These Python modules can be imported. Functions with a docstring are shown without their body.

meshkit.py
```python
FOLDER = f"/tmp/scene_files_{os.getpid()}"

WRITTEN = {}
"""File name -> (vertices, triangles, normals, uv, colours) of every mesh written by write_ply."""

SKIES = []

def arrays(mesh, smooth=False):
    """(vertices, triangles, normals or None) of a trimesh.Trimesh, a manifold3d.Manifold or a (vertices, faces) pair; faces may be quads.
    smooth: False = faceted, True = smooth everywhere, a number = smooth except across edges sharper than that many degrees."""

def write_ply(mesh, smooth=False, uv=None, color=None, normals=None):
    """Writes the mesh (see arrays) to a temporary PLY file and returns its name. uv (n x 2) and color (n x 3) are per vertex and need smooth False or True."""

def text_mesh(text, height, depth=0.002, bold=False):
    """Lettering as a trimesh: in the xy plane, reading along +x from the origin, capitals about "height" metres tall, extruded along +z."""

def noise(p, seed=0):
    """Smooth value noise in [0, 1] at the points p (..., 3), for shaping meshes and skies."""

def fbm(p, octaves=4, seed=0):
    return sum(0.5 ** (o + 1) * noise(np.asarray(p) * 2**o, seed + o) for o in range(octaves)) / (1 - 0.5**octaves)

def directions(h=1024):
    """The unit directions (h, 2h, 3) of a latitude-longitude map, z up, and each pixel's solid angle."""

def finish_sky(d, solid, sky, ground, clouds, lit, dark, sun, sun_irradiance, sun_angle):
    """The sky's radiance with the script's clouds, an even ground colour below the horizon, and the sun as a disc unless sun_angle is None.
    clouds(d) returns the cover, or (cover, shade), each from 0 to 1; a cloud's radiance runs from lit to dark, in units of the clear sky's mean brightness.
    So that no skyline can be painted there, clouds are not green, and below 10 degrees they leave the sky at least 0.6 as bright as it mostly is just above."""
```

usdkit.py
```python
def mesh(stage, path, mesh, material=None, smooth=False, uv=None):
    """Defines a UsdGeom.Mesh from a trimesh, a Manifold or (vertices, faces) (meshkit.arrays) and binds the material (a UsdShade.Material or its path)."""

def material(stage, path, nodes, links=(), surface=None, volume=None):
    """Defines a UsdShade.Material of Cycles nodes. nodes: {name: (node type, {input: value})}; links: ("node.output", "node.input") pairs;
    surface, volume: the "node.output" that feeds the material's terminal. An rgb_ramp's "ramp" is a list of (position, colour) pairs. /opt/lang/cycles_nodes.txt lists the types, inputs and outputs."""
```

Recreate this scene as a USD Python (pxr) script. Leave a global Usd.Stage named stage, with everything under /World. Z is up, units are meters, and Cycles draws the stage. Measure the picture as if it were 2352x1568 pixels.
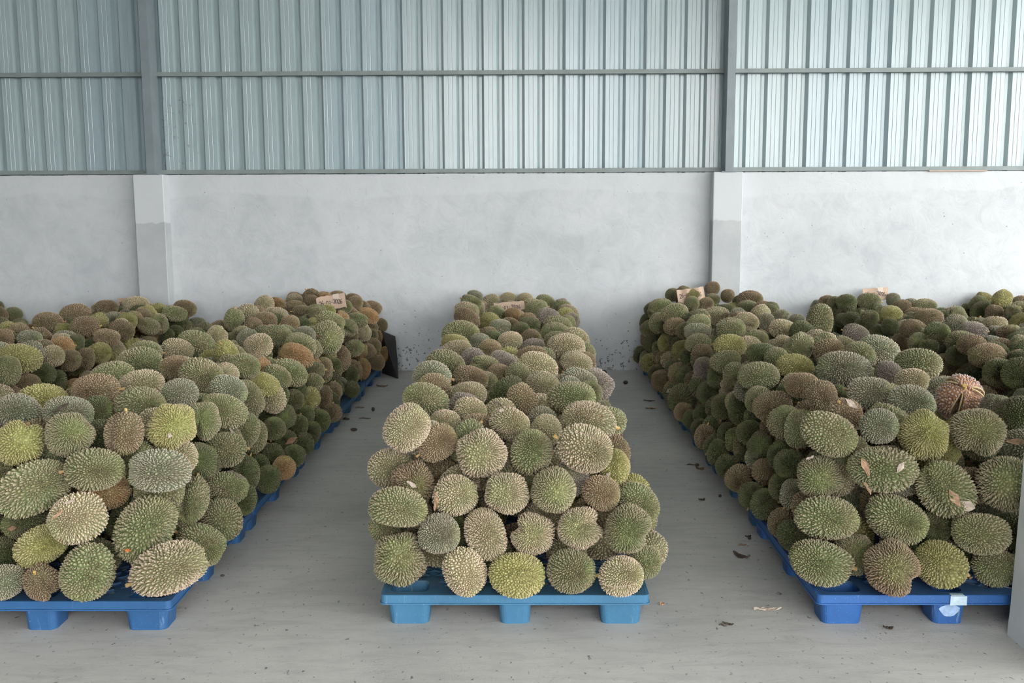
import math, numpy as np, trimesh, manifold3d as m3, usdkit
from scipy.spatial import SphericalVoronoi, cKDTree
from pxr import Usd, UsdGeom, UsdLux, UsdShade, Gf, Sdf, Vt
from meshkit import fbm

stage = Usd.Stage.CreateInMemory()
UsdGeom.SetStageUpAxis(stage, 'Z'); UsdGeom.SetStageMetersPerUnit(stage, 1.0)
UsdGeom.Xform.Define(stage, '/World')
stage.SetDefaultPrim(stage.GetPrimAtPath('/World'))
rng = np.random.default_rng(7)

# ------------------------------------------------------------------ camera
FPX, W, H = 2287.0, 2352, 1568
EYE = np.array([0, 0, 1.585]); PITCH, YAW, ROLL = np.radians([7.72, 0.65, 0.25])
FW = np.array([-math.sin(YAW)*math.cos(PITCH), math.cos(YAW)*math.cos(PITCH), -math.sin(PITCH)])
_r = np.array([math.cos(YAW), math.sin(YAW), 0]); _u = np.cross(_r, FW)
RT = math.cos(ROLL)*_r - math.sin(ROLL)*_u; UP = math.sin(ROLL)*_r + math.cos(ROLL)*_u
cam = UsdGeom.Camera.Define(stage, '/World/camera')
cam.CreateHorizontalApertureAttr(36.0); cam.CreateVerticalApertureAttr(24.0); cam.CreateFocalLengthAttr(36.0*FPX/W)
cam.CreateClippingRangeAttr(Gf.Vec2f(0.05, 500))
cam.CreateFStopAttr(10); cam.CreateFocusDistanceAttr(4.6)
cam.AddTransformOp().Set(Gf.Matrix4d(*RT, 0, *UP, 0, *(-FW), 0, *EYE, 1))
EXPOSURE = 1.5
cam.CreateExposureAttr(EXPOSURE)

# ------------------------------------------------------------------ light: an overcast sky outside the open front and right side of the shed
dome = UsdLux.DomeLight.Define(stage, '/World/sky')
dome.CreateIntensityAttr(1.0); dome.CreateColorAttr(Gf.Vec3f(0.985, 0.99, 0.985))

# ------------------------------------------------------------------ helpers
def ray(x, y):
    d = FW*FPX + RT*(x-W/2) + UP*(H/2-y); return d/np.linalg.norm(d)
def proj(P):
    d = np.atleast_2d(P)-EYE; z = d@FW
    return W/2+FPX*(d@RT)/z, H/2-FPX*(d@UP)/z, z
def onz(x, y, z=0.0):
    d = ray(x, y); return EYE+d*(z-EYE[2])/d[2]
def ony(x, y, Y):
    d = ray(x, y); return EYE+d*(Y-EYE[1])/d[1]

used = {}
def numbered(name, parent='/World'):
    k = (parent, name); n = used.get(k, 0); used[k] = n+1
    return f'{parent}/{name}' + (f'_{n:03d}' if n else '')
def tag(p, label=None, cat=None, group=None, kind=None):
    p = p.GetPrim() if hasattr(p, 'GetPrim') else p
    for k, v in (('label', label), ('category', cat), ('group', group), ('kind', kind)):
        if v: p.SetCustomDataByKey(k, v)
    return p
def xform(name, loc=(0, 0, 0), rot=None, mat=None, parent='/World'):
    x = UsdGeom.Xform.Define(stage, numbered(name, parent))
    if mat is not None: x.AddTransformOp().Set(Gf.Matrix4d(*[float(v) for v in np.asarray(mat).T.ravel()]))
    else:
        x.AddTranslateOp().Set(Gf.Vec3d(*map(float, loc)))
        if rot is not None: x.AddRotateXYZOp().Set(Gf.Vec3f(*map(float, rot)))
    return x.GetPrim()
def obj(name, mesh, mat, parent=None, smooth=False):
    base = str(parent.GetPath()) if parent is not None else '/World'
    return usdkit.mesh(stage, numbered(name, base), mesh, mat, smooth).GetPrim()
def box(x0, x1, y0, y1, z0, z1, ch=0.0):
    m = m3.Manifold.cube((x1-x0, y1-y0, z1-z0)).translate((x0, y0, z0))
    if ch:
        a = m3.Manifold.cube((x1-x0-2*ch, y1-y0-2*ch, z1-z0)).translate((x0+ch, y0+ch, z0))
        b = m3.Manifold.cube((x1-x0, y1-y0-2*ch, z1-z0-2*ch)).translate((x0, y0+ch, z0+ch))
        c = m3.Manifold.cube((x1-x0-2*ch, y1-y0, z1-z0-2*ch)).translate((x0+ch, y0, z0+ch))
        m = m3.Manifold.batch_hull([a, b, c])
    return m
def tri(m):
    if isinstance(m, trimesh.Trimesh): return m
    q = m.to_mesh(); return trimesh.Trimesh(q.vert_properties[:, :3], q.tri_verts, process=False)
def join(ms): return trimesh.util.concatenate([tri(m) for m in ms])
def tube(pts, r, n=8):
    pts = np.asarray(pts, float); r = np.broadcast_to(np.asarray(r, float), (len(pts),))
    t = np.gradient(pts, axis=0); t /= np.linalg.norm(t, axis=1, keepdims=True)+1e-12
    a = np.cross(t, np.where(np.abs(t[:, 2:]) < .9, [0, 0, 1.], [1., 0, 0])); a /= np.linalg.norm(a, axis=1, keepdims=True)
    b = np.cross(t, a); an = np.arange(n)*2*np.pi/n
    v = pts[:, None]+r[:, None, None]*(np.cos(an)[None, :, None]*a[:, None]+np.sin(an)[None, :, None]*b[:, None])
    f = []
    for i in range(len(pts)-1):
        for j in range(n):
            p, q = i*n+j, i*n+(j+1) % n
            f += [[p, q, q+n], [p, q+n, p+n]]
    v = v.reshape(-1, 3); c0, c1 = len(v), len(v)+1
    v = np.vstack([v, pts[0], pts[-1]]); e = (len(pts)-1)*n
    for j in range(n): f += [[c0, (j+1) % n, j], [c1, e+j, e+(j+1) % n]]
    return trimesh.Trimesh(v, f, process=False)
def rrect(x0, x1, y0, y1, r, seg=5):
    pts = []
    for cx, cy, a0 in ((x1-r, y1-r, 0), (x0+r, y1-r, 90), (x0+r, y0+r, 180), (x1-r, y0+r, 270)):
        for k in range(seg+1):
            a = math.radians(a0+90*k/seg); pts.append((cx+r*math.cos(a), cy+r*math.sin(a)))
    return pts
def prism(polys, h):
    return m3.CrossSection([np.asarray(p, float) for p in polys], m3.FillRule.EvenOdd).extrude(h)

# ------------------------------------------------------------------ materials
LK = '/World/Looks'; UsdGeom.Scope.Define(stage, LK)
def mat(name, nodes, links, surface='p.BSDF'): return usdkit.material(stage, f'{LK}/{name}', nodes, links, surface=surface)
def plain(name, col, rough=.6, spec=.3, var=.12, scale=25, bump=0.0, metallic=0.0):
    c = np.array(col)
    return mat(name, {'tc': ('texture_coordinate', {}), 'n': ('noise_texture', {'scale': scale, 'detail': 5, 'roughness': .6}),
        'r': ('rgb_ramp', {'ramp': [(.3, tuple(c*(1-var))), (.7, tuple(np.clip(c*(1+var), 0, 1)))]}),
        'b': ('bump', {'strength': bump, 'distance': .01}),
        'p': ('principled_bsdf', {'roughness': rough, 'specular_ior_level': spec, 'metallic': metallic})},
        [('tc.object', 'n.vector'), ('n.fac', 'r.fac'), ('r.color', 'p.base_color'), ('n.fac', 'b.height')] + ([('b.normal', 'p.normal')] if bump else []))

def husk(name, valley, tipc, alt_v, alt_t, alt=.5):
    return mat(name, {
        'a': ('attribute', {'attribute': 'tint'}), 's': ('separate_color', {}),
        'tc': ('texture_coordinate', {}), 'oi': ('object_info', {}), 'w': ('math', {'math_type': 'multiply', 'value2': 60.0}),
        'n': ('noise_texture', {'dimensions': '4D', 'scale': .85, 'detail': 3, 'roughness': .55}),
        'nr': ('rgb_ramp', {'ramp': [(.5-.12*alt, (0, 0, 0)), (.68, (1, 1, 1))]}),
        'n2': ('noise_texture', {'dimensions': '4D', 'scale': 4.5, 'detail': 2}),
        'n2r': ('rgb_ramp', {'ramp': [(.62, (0, 0, 0)), (.74, (1, 1, 1))]}),
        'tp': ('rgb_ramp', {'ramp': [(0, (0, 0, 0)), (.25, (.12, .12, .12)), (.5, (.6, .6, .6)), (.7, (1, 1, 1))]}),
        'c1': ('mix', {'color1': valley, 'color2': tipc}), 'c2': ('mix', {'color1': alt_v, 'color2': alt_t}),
        'c': ('mix', {}), 'te': ('mix', {'color2': (.19, .235, .05)}), 'tef': ('math', {'math_type': 'multiply', 'value2': .40}), 'br': ('mix', {'mix_type': 'multiply', 'color2': (.72, .5, .33)}),
        'brf': ('math', {'math_type': 'multiply', 'value2': .75}),
        'sv': ('map_range', {'from_min': 0, 'from_max': 1, 'to_min': .78, 'to_max': 1.2}),
        'ov': ('map_range', {'from_min': 0, 'from_max': 1, 'to_min': .82, 'to_max': 1.12}),
        'mv': ('math', {'math_type': 'multiply'}),
        'h': ('hsv', {'saturation': 0.88}),
        'tip': ('mix', {'color2': (.24, .11, .055)}), 'tf': ('rgb_ramp', {'ramp': [(.78, (0, 0, 0)), (1, (.7, .7, .7))]}),
        'p': ('principled_bsdf', {'roughness': .58, 'specular_ior_level': .32})},
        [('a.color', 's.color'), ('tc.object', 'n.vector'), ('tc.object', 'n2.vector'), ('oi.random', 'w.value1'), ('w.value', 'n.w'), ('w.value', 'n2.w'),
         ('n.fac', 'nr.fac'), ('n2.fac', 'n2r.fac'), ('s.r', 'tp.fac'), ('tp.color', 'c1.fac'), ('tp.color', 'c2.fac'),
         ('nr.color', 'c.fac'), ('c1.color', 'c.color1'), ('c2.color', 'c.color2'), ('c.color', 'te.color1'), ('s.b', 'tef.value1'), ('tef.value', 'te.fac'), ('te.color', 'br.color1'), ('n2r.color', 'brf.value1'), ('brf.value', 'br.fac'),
         ('s.g', 'sv.value'), ('oi.random', 'ov.value'), ('sv.result', 'mv.value1'), ('ov.result', 'mv.value2'), ('mv.value', 'h.value'),
         ('s.r', 'tf.fac'), ('tf.color', 'tip.fac'), ('br.color', 'tip.color1'), ('tip.color', 'h.color'), ('h.color', 'p.base_color')])
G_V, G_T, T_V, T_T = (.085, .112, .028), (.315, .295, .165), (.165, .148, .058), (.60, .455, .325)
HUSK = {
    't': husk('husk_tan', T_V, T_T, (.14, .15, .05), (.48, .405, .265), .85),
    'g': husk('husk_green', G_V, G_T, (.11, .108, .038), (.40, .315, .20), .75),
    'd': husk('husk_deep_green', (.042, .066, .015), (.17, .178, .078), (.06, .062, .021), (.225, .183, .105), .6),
    'y': husk('husk_yellow', (.17, .165, .028), (.40, .355, .14), (.16, .16, .04), (.41, .335, .165), .8),
    'b': husk('husk_brown', (.10, .072, .03), (.355, .24, .145), (.10, .09, .032), (.365, .28, .165), .7),
    'k': husk('husk_grey_green', (.095, .118, .05), (.365, .345, .255), (.105, .10, .05), (.40, .34, .245), .65),
    'o': husk('husk_orange', (.20, .105, .028), (.42, .245, .105), (.15, .11, .034), (.385, .28, .145), .6),
    'p': husk('husk_purple_grey', (.11, .09, .07), (.39, .32, .28), (.11, .10, .06), (.37, .31, .225), .4),
    'r': husk('husk_rotten', (.26, .095, .022), (.40, .33, .32), (.36, .16, .04), (.46, .38, .36), .8)}
TONE = {'t': 'pale tan', 'g': 'green', 'd': 'dark green', 'y': 'yellow-green', 'b': 'brown', 'k': 'grey-green', 'o': 'orange-brown', 'p': 'grey-purple', 'r': 'rotten orange-brown'}
STEM = plain('stem_wood', (.36, .24, .11), .7, .2, .3, 40)
STEM_CUT = plain('stem_cut', (.50, .34, .13), .6, .2, .2, 60)

def plastic(name, col):
    c = np.array(col)
    return mat(name, {'g': ('geometry', {}), 'n': ('noise_texture', {'scale': 3.5, 'detail': 6, 'roughness': .65}),
        'r': ('rgb_ramp', {'ramp': [(.35, tuple(c*.8)), (.6, tuple(c)), (.78, tuple(np.clip(c*1.15+.01, 0, 1)))]}),
        'ns': ('noise_texture', {'scale': 30, 'detail': 8, 'roughness': .75}), 'sr': ('rgb_ramp', {'ramp': [(.60, (0, 0, 0)), (.72, (.5, .5, .5))]}),
        'mp': ('mapping', {'scale': (1, 1, .15)}), 'mx': ('mix', {'color2': (.34, .40, .44)}),
        'v': ('noise_texture', {'scale': 240, 'detail': 2}), 'vr': ('rgb_ramp', {'ramp': [(.70, (0, 0, 0)), (.76, (.55, .55, .55))]}),
        'mx2': ('mix', {'color2': (.5, .52, .52)}),
        'b': ('bump', {'strength': .12, 'distance': .004}),
        'p': ('principled_bsdf', {'roughness': .5, 'specular_ior_level': .4})},
        [('g.position', 'n.vector'), ('n.fac', 'r.fac'), ('g.position', 'mp.vector'), ('mp.vector', 'ns.vector'), ('ns.fac', 'sr.fac'), ('sr.color', 'mx.fac'), ('r.color', 'mx.color1'),
         ('g.position', 'v.vector'), ('v.fac', 'vr.fac'), ('vr.color', 'mx2.fac'), ('mx.color', 'mx2.color1'), ('mx2.color', 'p.base_color'), ('ns.fac', 'b.height'), ('b.normal', 'p.normal')])
def dusty(name, col):
    c = np.array(col)
    return mat(name, {'g': ('geometry', {}), 'n': ('noise_texture', {'scale': 6, 'detail': 8, 'roughness': .7}), 'r': ('rgb_ramp', {'ramp': [(.3, tuple(c*.75)), (.52, tuple(c)), (.75, tuple(c*.5+.07))]}), 'p': ('principled_bsdf', {'roughness': .62, 'specular_ior_level': .3})}, [('g.position', 'n.vector'), ('n.fac', 'r.fac'), ('r.color', 'p.base_color')])
DECKS = {'steel': dusty('deck_steel_blue', (.05, .13, .21)), 'navy': dusty('deck_navy_blue', (.035, .085, .17)), 'royal': dusty('deck_royal_blue', (.035, .09, .20)), 'teal': dusty('deck_teal_blue', (.035, .085, .15))}
BLUES = {'steel': plastic('plastic_steel_blue', (.045, .155, .275)), 'navy': plastic('plastic_navy_blue', (.025, .10, .25)), 'royal': plastic('plastic_royal_blue', (.025, .105, .315)),
         'teal': plastic('plastic_teal_blue', (.025, .10, .20))}

# plastered wall: patches, a paint edge, drips and dirt low down
PLASTER = mat('plaster', {'g': ('geometry', {}), 'sp': ('separate_xyz', {}),
    'n': ('noise_texture', {'scale': 1.1, 'detail': 7, 'roughness': .62, 'distortion': .4}), 'r': ('rgb_ramp', {'ramp': [(.30, (.435, .455, .47)), (.5, (.50, .52, .535)), (.7, (.545, .56, .57))]}),
    # a second, thinner coat over the top of the wall with a wavy edge
    'nl': ('noise_texture', {'scale': .8, 'detail': 4}), 'zl': ('math', {'math_type': 'multiply_add', 'value2': .30}), 'zt': ('map_range', {'from_min': 1.835, 'from_max': 1.855, 'to_min': 0, 'to_max': 1, 'clamp': True}),
    'lay': ('mix', {'color2': (.55, .57, .585)}), 'layf': ('math', {'math_type': 'multiply', 'value2': .55}),
    # fine dirt streaks
    'mp': ('mapping', {'scale': (9, 9, 2.2)}), 'ns': ('noise_texture', {'scale': 2.5, 'detail': 6, 'roughness': .7}), 'sr': ('rgb_ramp', {'ramp': [(.62, (0, 0, 0)), (.76, (.55, .55, .55))]}), 'dirt': ('mix', {'color2': (.33, .335, .33)}),
    # splashes near the floor
    'nv': ('noise_texture', {'scale': 34, 'detail': 3, 'roughness': .6}), 'zd': ('map_range', {'from_min': .02, 'from_max': .62, 'to_min': .10, 'to_max': -.06, 'clamp': True}), 'ad': ('math', {'math_type': 'add'}),
    'vr': ('rgb_ramp', {'ramp': [(.665, (0, 0, 0)), (.70, (.85, .85, .85))]}), 'spl': ('mix', {'color2': (.085, .085, .08)}),
    'nf': ('noise_texture', {'scale': 5.5, 'detail': 9, 'roughness': .68, 'distortion': .8}), 'fr': ('rgb_ramp', {'ramp': [(.3, (.90, .905, .91)), (.5, (1, 1, 1)), (.7, (1.06, 1.055, 1.05))]}), 'fm': ('mix', {'mix_type': 'multiply', 'fac': 1.0}),
    'b': ('bump', {'strength': .35, 'distance': .012}), 'p': ('principled_bsdf', {'roughness': .85, 'specular_ior_level': .2})},
    [('g.position', 'nf.vector'), ('nf.fac', 'fr.fac'), ('r.color', 'fm.color1'), ('fr.color', 'fm.color2'), ('g.position', 'sp.vector'), ('g.position', 'n.vector'), ('n.fac', 'r.fac'), ('g.position', 'nl.vector'), ('nl.fac', 'zl.value1'), ('sp.z', 'zl.value3'), ('zl.value', 'zt.value'),
     ('zt.result', 'layf.value1'), ('layf.value', 'lay.fac'), ('fm.color', 'lay.color1'), ('g.position', 'mp.vector'), ('mp.vector', 'ns.vector'), ('ns.fac', 'sr.fac'), ('sr.color', 'dirt.fac'), ('lay.color', 'dirt.color1'),
     ('g.position', 'nv.vector'), ('nv.fac', 'ad.value1'), ('sp.z', 'zd.value'), ('zd.result', 'ad.value2'), ('ad.value', 'vr.fac'), ('vr.color', 'spl.fac'), ('dirt.color', 'spl.color1'),
     ('spl.color', 'p.base_color'), ('nf.fac', 'b.height'), ('b.normal', 'p.normal')])
PILAST = mat('pilaster_plaster', {'g': ('geometry', {}), 'sp': ('separate_xyz', {}),
    'n': ('noise_texture', {'scale': 2.2, 'detail': 7, 'roughness': .65}), 'r': ('rgb_ramp', {'ramp': [(.3, (.36, .375, .385)), (.7, (.46, .475, .48))]}),
    'n2': ('noise_texture', {'scale': 9, 'detail': 4}), 'z': ('math', {'math_type': 'multiply_add', 'value2': .10}), 'zt': ('map_range', {'from_min': 1.49, 'from_max': 1.50, 'to_min': 0, 'to_max': 1, 'clamp': True}),
    'm': ('mix', {'color2': (.53, .55, .565)}), 'b': ('bump', {'strength': .3, 'distance': .012}), 'p': ('principled_bsdf', {'roughness': .85, 'specular_ior_level': .2})},
    [('g.position', 'sp.vector'), ('g.position', 'n.vector'), ('n.fac', 'r.fac'), ('g.position', 'n2.vector'), ('n2.fac', 'z.value1'), ('sp.z', 'z.value3'), ('z.value', 'zt.value'), ('zt.result', 'm.fac'),
     ('r.color', 'm.color1'), ('m.color', 'p.base_color'), ('n.fac', 'b.height'), ('b.normal', 'p.normal')])
FLOOR = mat('concrete_floor', {'g': ('geometry', {}), 'n': ('noise_texture', {'scale': .9, 'detail': 8, 'roughness': .62, 'distortion': .5}),
    'r': ('rgb_ramp', {'ramp': [(.28, (.365, .36, .345)), (.5, (.44, .433, .415)), (.72, (.515, .505, .48))]}),
    'mp': ('mapping', {'scale': (1.0, 4.0, 1)}), 'ns': ('noise_texture', {'scale': 4.5, 'detail': 8, 'roughness': .7, 'distortion': .6}), 'sr': ('rgb_ramp', {'ramp': [(.3, (.84, .84, .84)), (.5, (1, 1, 1)), (.72, (1.07, 1.07, 1.07))]}),
    'mu': ('mix', {'mix_type': 'multiply', 'fac': 1.0}),
    'mp2': ('mapping', {'scale': (1.25, .85, 1)}), 'nv': ('noise_texture', {'scale': 30, 'detail': 4, 'roughness': .66}), 'vr': ('rgb_ramp', {'ramp': [(.625, (0, 0, 0)), (.69, (.75, .75, .75))]}), 'sp': ('mix', {'color2': (.075, .075, .07)}),
    'nw': ('noise_texture', {'scale': 75, 'detail': 2}), 'wr': ('rgb_ramp', {'ramp': [(.745, (0, 0, 0)), (.77, (.7, .7, .7))]}), 'wh': ('mix', {'color2': (.7, .7, .68)}),
    'nb': ('noise_texture', {'scale': 90, 'detail': 6, 'roughness': .7}), 'b': ('bump', {'strength': .45, 'distance': .006}), 'p': ('principled_bsdf', {'roughness': .72, 'specular_ior_level': .3})},
    [('g.position', 'n.vector'), ('n.fac', 'r.fac'), ('g.position', 'mp.vector'), ('mp.vector', 'ns.vector'), ('ns.fac', 'sr.fac'), ('r.color', 'mu.color1'), ('sr.color', 'mu.color2'),
     ('g.position', 'mp2.vector'), ('mp2.vector', 'nv.vector'), ('nv.fac', 'vr.fac'), ('vr.color', 'sp.fac'), ('mu.color', 'sp.color1'), ('g.position', 'nw.vector'), ('nw.fac', 'wr.fac'), ('wr.color', 'wh.fac'), ('sp.color', 'wh.color1'),
     ('wh.color', 'p.base_color'), ('g.position', 'nb.vector'), ('nb.fac', 'b.height'), ('b.normal', 'p.normal')])
def sheet_mat(name, col):
    return mat(name, {'g': ('geometry', {}), 'mp': ('mapping', {'scale': (14, 14, 1.2)}), 'n': ('noise_texture', {'scale': 2, 'detail': 4, 'roughness': .6}),
        'r': ('rgb_ramp', {'ramp': [(.3, tuple(np.array(col)*.93)), (.7, tuple(np.array(col)*1.05))]}),
        'nv': ('noise_texture', {'scale': 22, 'detail': 5, 'roughness': .7}), 'vr': ('rgb_ramp', {'ramp': [(.72, (0, 0, 0)), (.78, (.7, .7, .7))]}), 'd': ('mix', {'color2': (.13, .14, .14)}),
        'sx': ('separate_xyz', {}), 'gx': ('map_range', {'from_min': -3.45, 'from_max': -2.75, 'to_min': .17, 'to_max': 0, 'clamp': True}), 'ad': ('math', {'math_type': 'add'}), 'lf': ('math', {'math_type': 'less_than', 'value2': -3.46}), 'gz': ('map_range', {'from_min': 2.9, 'from_max': 2.6, 'to_min': 0, 'to_max': 1, 'clamp': True}), 'gm': ('math', {'math_type': 'multiply'}), 'lv': ('math', {'math_type': 'subtract', 'value1': 1.0}), 'gm2': ('math', {'math_type': 'multiply'}),
        'p': ('principled_bsdf', {'roughness': .27, 'specular_ior_level': .7, 'coat_weight': .3, 'coat_roughness': .18})},
        [('g.position', 'mp.vector'), ('mp.vector', 'n.vector'), ('n.fac', 'r.fac'), ('g.position', 'nv.vector'), ('nv.fac', 'ad.value1'), ('g.position', 'sx.vector'), ('sx.x', 'gx.value'), ('sx.x', 'lf.value1'), ('sx.z', 'gz.value'), ('gx.result', 'gm.value1'), ('gz.result', 'gm.value2'), ('lf.value', 'lv.value2'), ('gm.value', 'gm2.value1'), ('lv.value', 'gm2.value2'), ('gm2.value', 'ad.value2'), ('ad.value', 'vr.fac'), ('vr.color', 'd.fac'), ('r.color', 'd.color1'), ('d.color', 'p.base_color')])
SHEETS = [sheet_mat('sheet_blue_green', (.31, .385, .395)), sheet_mat('sheet_pale_green', (.325, .39, .385)), sheet_mat('sheet_cool_blue', (.30, .38, .41))]
STEEL = plain('painted_steel', (.19, .225, .24), .45, .4, .10, 6)
GIRT = plain('painted_girt', (.20, .235, .23), .5, .4, .12, 8)
PAINT = plain('column_paint', (.56, .58, .59), .6, .3, .05, 5, .1)
CARD = plain('cardboard', (.47, .345, .265), .85, .1, .08, 18)
TAPE = plain('clear_tape', (.56, .46, .38), .35, .4, .03, 20)
INK = plain('ink', (.022, .024, .04), .6, .2, .1, 30)
DARKB = plain('dark_board', (.035, .034, .034), .6, .3, .35, 5)
LEAFS = [plain('leaf_dark', (.065, .05, .038), .7, .2, .4, 30), plain('leaf_brown', (.20, .12, .075), .7, .2, .35, 30), plain('leaf_pale', (.42, .35, .29), .75, .2, .25, 30), plain('leaf_tan', (.34, .22, .14), .7, .2, .3, 30), plain('leaf_orange', (.40, .15, .05), .7, .2, .3, 30)]
TWIG = plain('twig', (.16, .13, .11), .8, .2, .3, 40)
BRISTLE = plain('bristle', (.055, .042, .034), .7, .2, .4, 30)
BLACK = plain('black_plastic', (.012, .014, .018), .4, .4, .2, 20)
WHITE = plain('white_tape', (.46, .58, .66), .6, .3, .15, 60)
SPRAY = plain('white_spray', (.30, .42, .62), .7, .3, .3, 35)
ORANGE = plain('orange_tape', (.72, .33, .05), .5, .3, .1, 30)
CAVITY = plain('rotten_inside', (.07, .045, .025), .8, .2, .4, 8)
RIND = plain('rind_edge', (.45, .36, .20), .7, .2, .25, 15)
WOODS = plain('wood_strip', (.50, .37, .30), .8, .2, .1, 10)

# ------------------------------------------------------------------ the setting
fl = obj('floor', box(-16, 11, -9, 12, -.2, 0), FLOOR); tag(fl, 'bare grey concrete floor with dust and dark specks', 'floor', kind='structure')
tag(obj('yard', box(-70, 70, -70, 70, -.4, -.21), plain('yard_ground', (.22, .215, .20), .9, .2, .2, .3)), 'paved yard outside the shed', 'ground', kind='structure')
WALL_Y = 9.60
wb = xform('wall_back'); tag(wb, 'pale grey plastered half wall behind the durian piles', 'wall', kind='structure')
xs = np.linspace(-14, 9.6, 420)
topz = 1.893 + .006*fbm(np.c_[xs*4, xs*0, xs*0]) if True else xs*0
poly = np.vstack([np.c_[xs, topz], [[9.6, 0], [-14, 0]]])
wallm = tri(m3.CrossSection([poly[::-1]], m3.FillRule.NonZero).extrude(.14))
wallm.apply_transform(np.array([[1, 0, 0, 0], [0, 0, -1, WALL_Y+.14], [0, 1, 0, 0], [0, 0, 0, 1.]]))
obj('masonry', wallm, PLASTER, wb)
obj('floor_joint', box(-14, 9.6, WALL_Y-.014, WALL_Y, 0, .012, .003), PLASTER, wb)
for x0, x1 in ((-9.33, -9.05), (-3.67, -3.385), (1.785, 2.06)):
    obj('pilaster', box(x0, x1, 9.45, WALL_Y+.02, 0, 1.897, .006), PILAST, wb)
cl = xform('wall_cladding'); tag(cl, 'pale blue-green ribbed metal sheets standing above the half wall', 'metal wall', kind='structure')
SHY = 9.66
def sheet_profile(w=.765, n=4):
    p = w/n; pts = []
    for k in range(n):
        o = k*p
        pan = p-.074
        pts += [(o, 0), (o+pan*.33-.003, 0), (o+pan*.33, .0022), (o+pan*.33+.003, 0), (o+pan*.66-.003, 0), (o+pan*.66, .0022), (o+pan*.66+.003, 0), (o+pan, 0), (o+pan+.024, .040), (o+pan+.05, .040)]
    pts += [(w, 0), (w+.003, -.007), (w+.011, -.0065)]
    return np.array(pts)
prof = sheet_profile()
back = prof[::-1]+np.array([0, .0012])
k = 0
for i in range(-13, 13):
    x0 = -.012+i*.765-.35
    poly = np.vstack([prof, back])
    m = tri(m3.CrossSection([poly[::-1]], m3.FillRule.NonZero).extrude(3.75))
    v = m.vertices.copy()
    wob = .0035*np.sin(v[:, 2]*1.7+i)+.002*np.sin(v[:, 2]*5.1+2*i)
    m.vertices = np.c_[v[:, 0]+x0+.002*np.sin(i*3.1)+wob*(v[:, 0] > .76), SHY+v[:, 1]+(.005 if i % 2 else 0), v[:, 2]+1.87]
    obj('panel', m, SHEETS[(i*7+i*i) % 3], cl)
for x0, x1, lab in ((-9.2, -9.125, None), (-3.527, -3.45, 'grey steel post standing on the left pilaster'), (1.888, 1.96, 'grey steel post standing on the right pilaster'), (7.4, 7.475, None)):
    if lab is None: continue
    t = .008
    m = join([box(x0, x1, 9.43, 9.43+t, 1.90, 5.6), box(x0, x1, 9.62-t, 9.62, 1.90, 5.6), box(x0, x0+.006, 9.43+t, 9.62-t, 1.90, 5.6), box(x1-.006, x1, 9.43+t, 9.62-t, 1.90, 5.6)])
    po = xform('steel_post'); tag(po, lab, 'post', kind='structure'); obj('profile', m, STEEL, po)
    obj('base_plate', box(x0-.03, x1+.03, 9.44, 9.63, 1.895, 1.904), STEEL, po)
seg = [(-9.1, -3.527), (-3.45, 1.888), (1.96, 9.6)]; side = ['left', 'middle', 'right']
for z, nm in ((1.905, 'lower'), (2.815, 'upper')):
    for (a, b), s in zip(seg, side):
        m = join([box(a, b, 9.595, 9.598, z, z+.038), box(a, b, 9.598, 9.655, z+.035, z+.038), box(a, b, 9.598, 9.655, z, z+.003)])
        tag(obj('girt', m, GIRT), f'{nm} dark grey steel girt across the {s} bay of metal sheets', 'girt', kind='structure')
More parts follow.
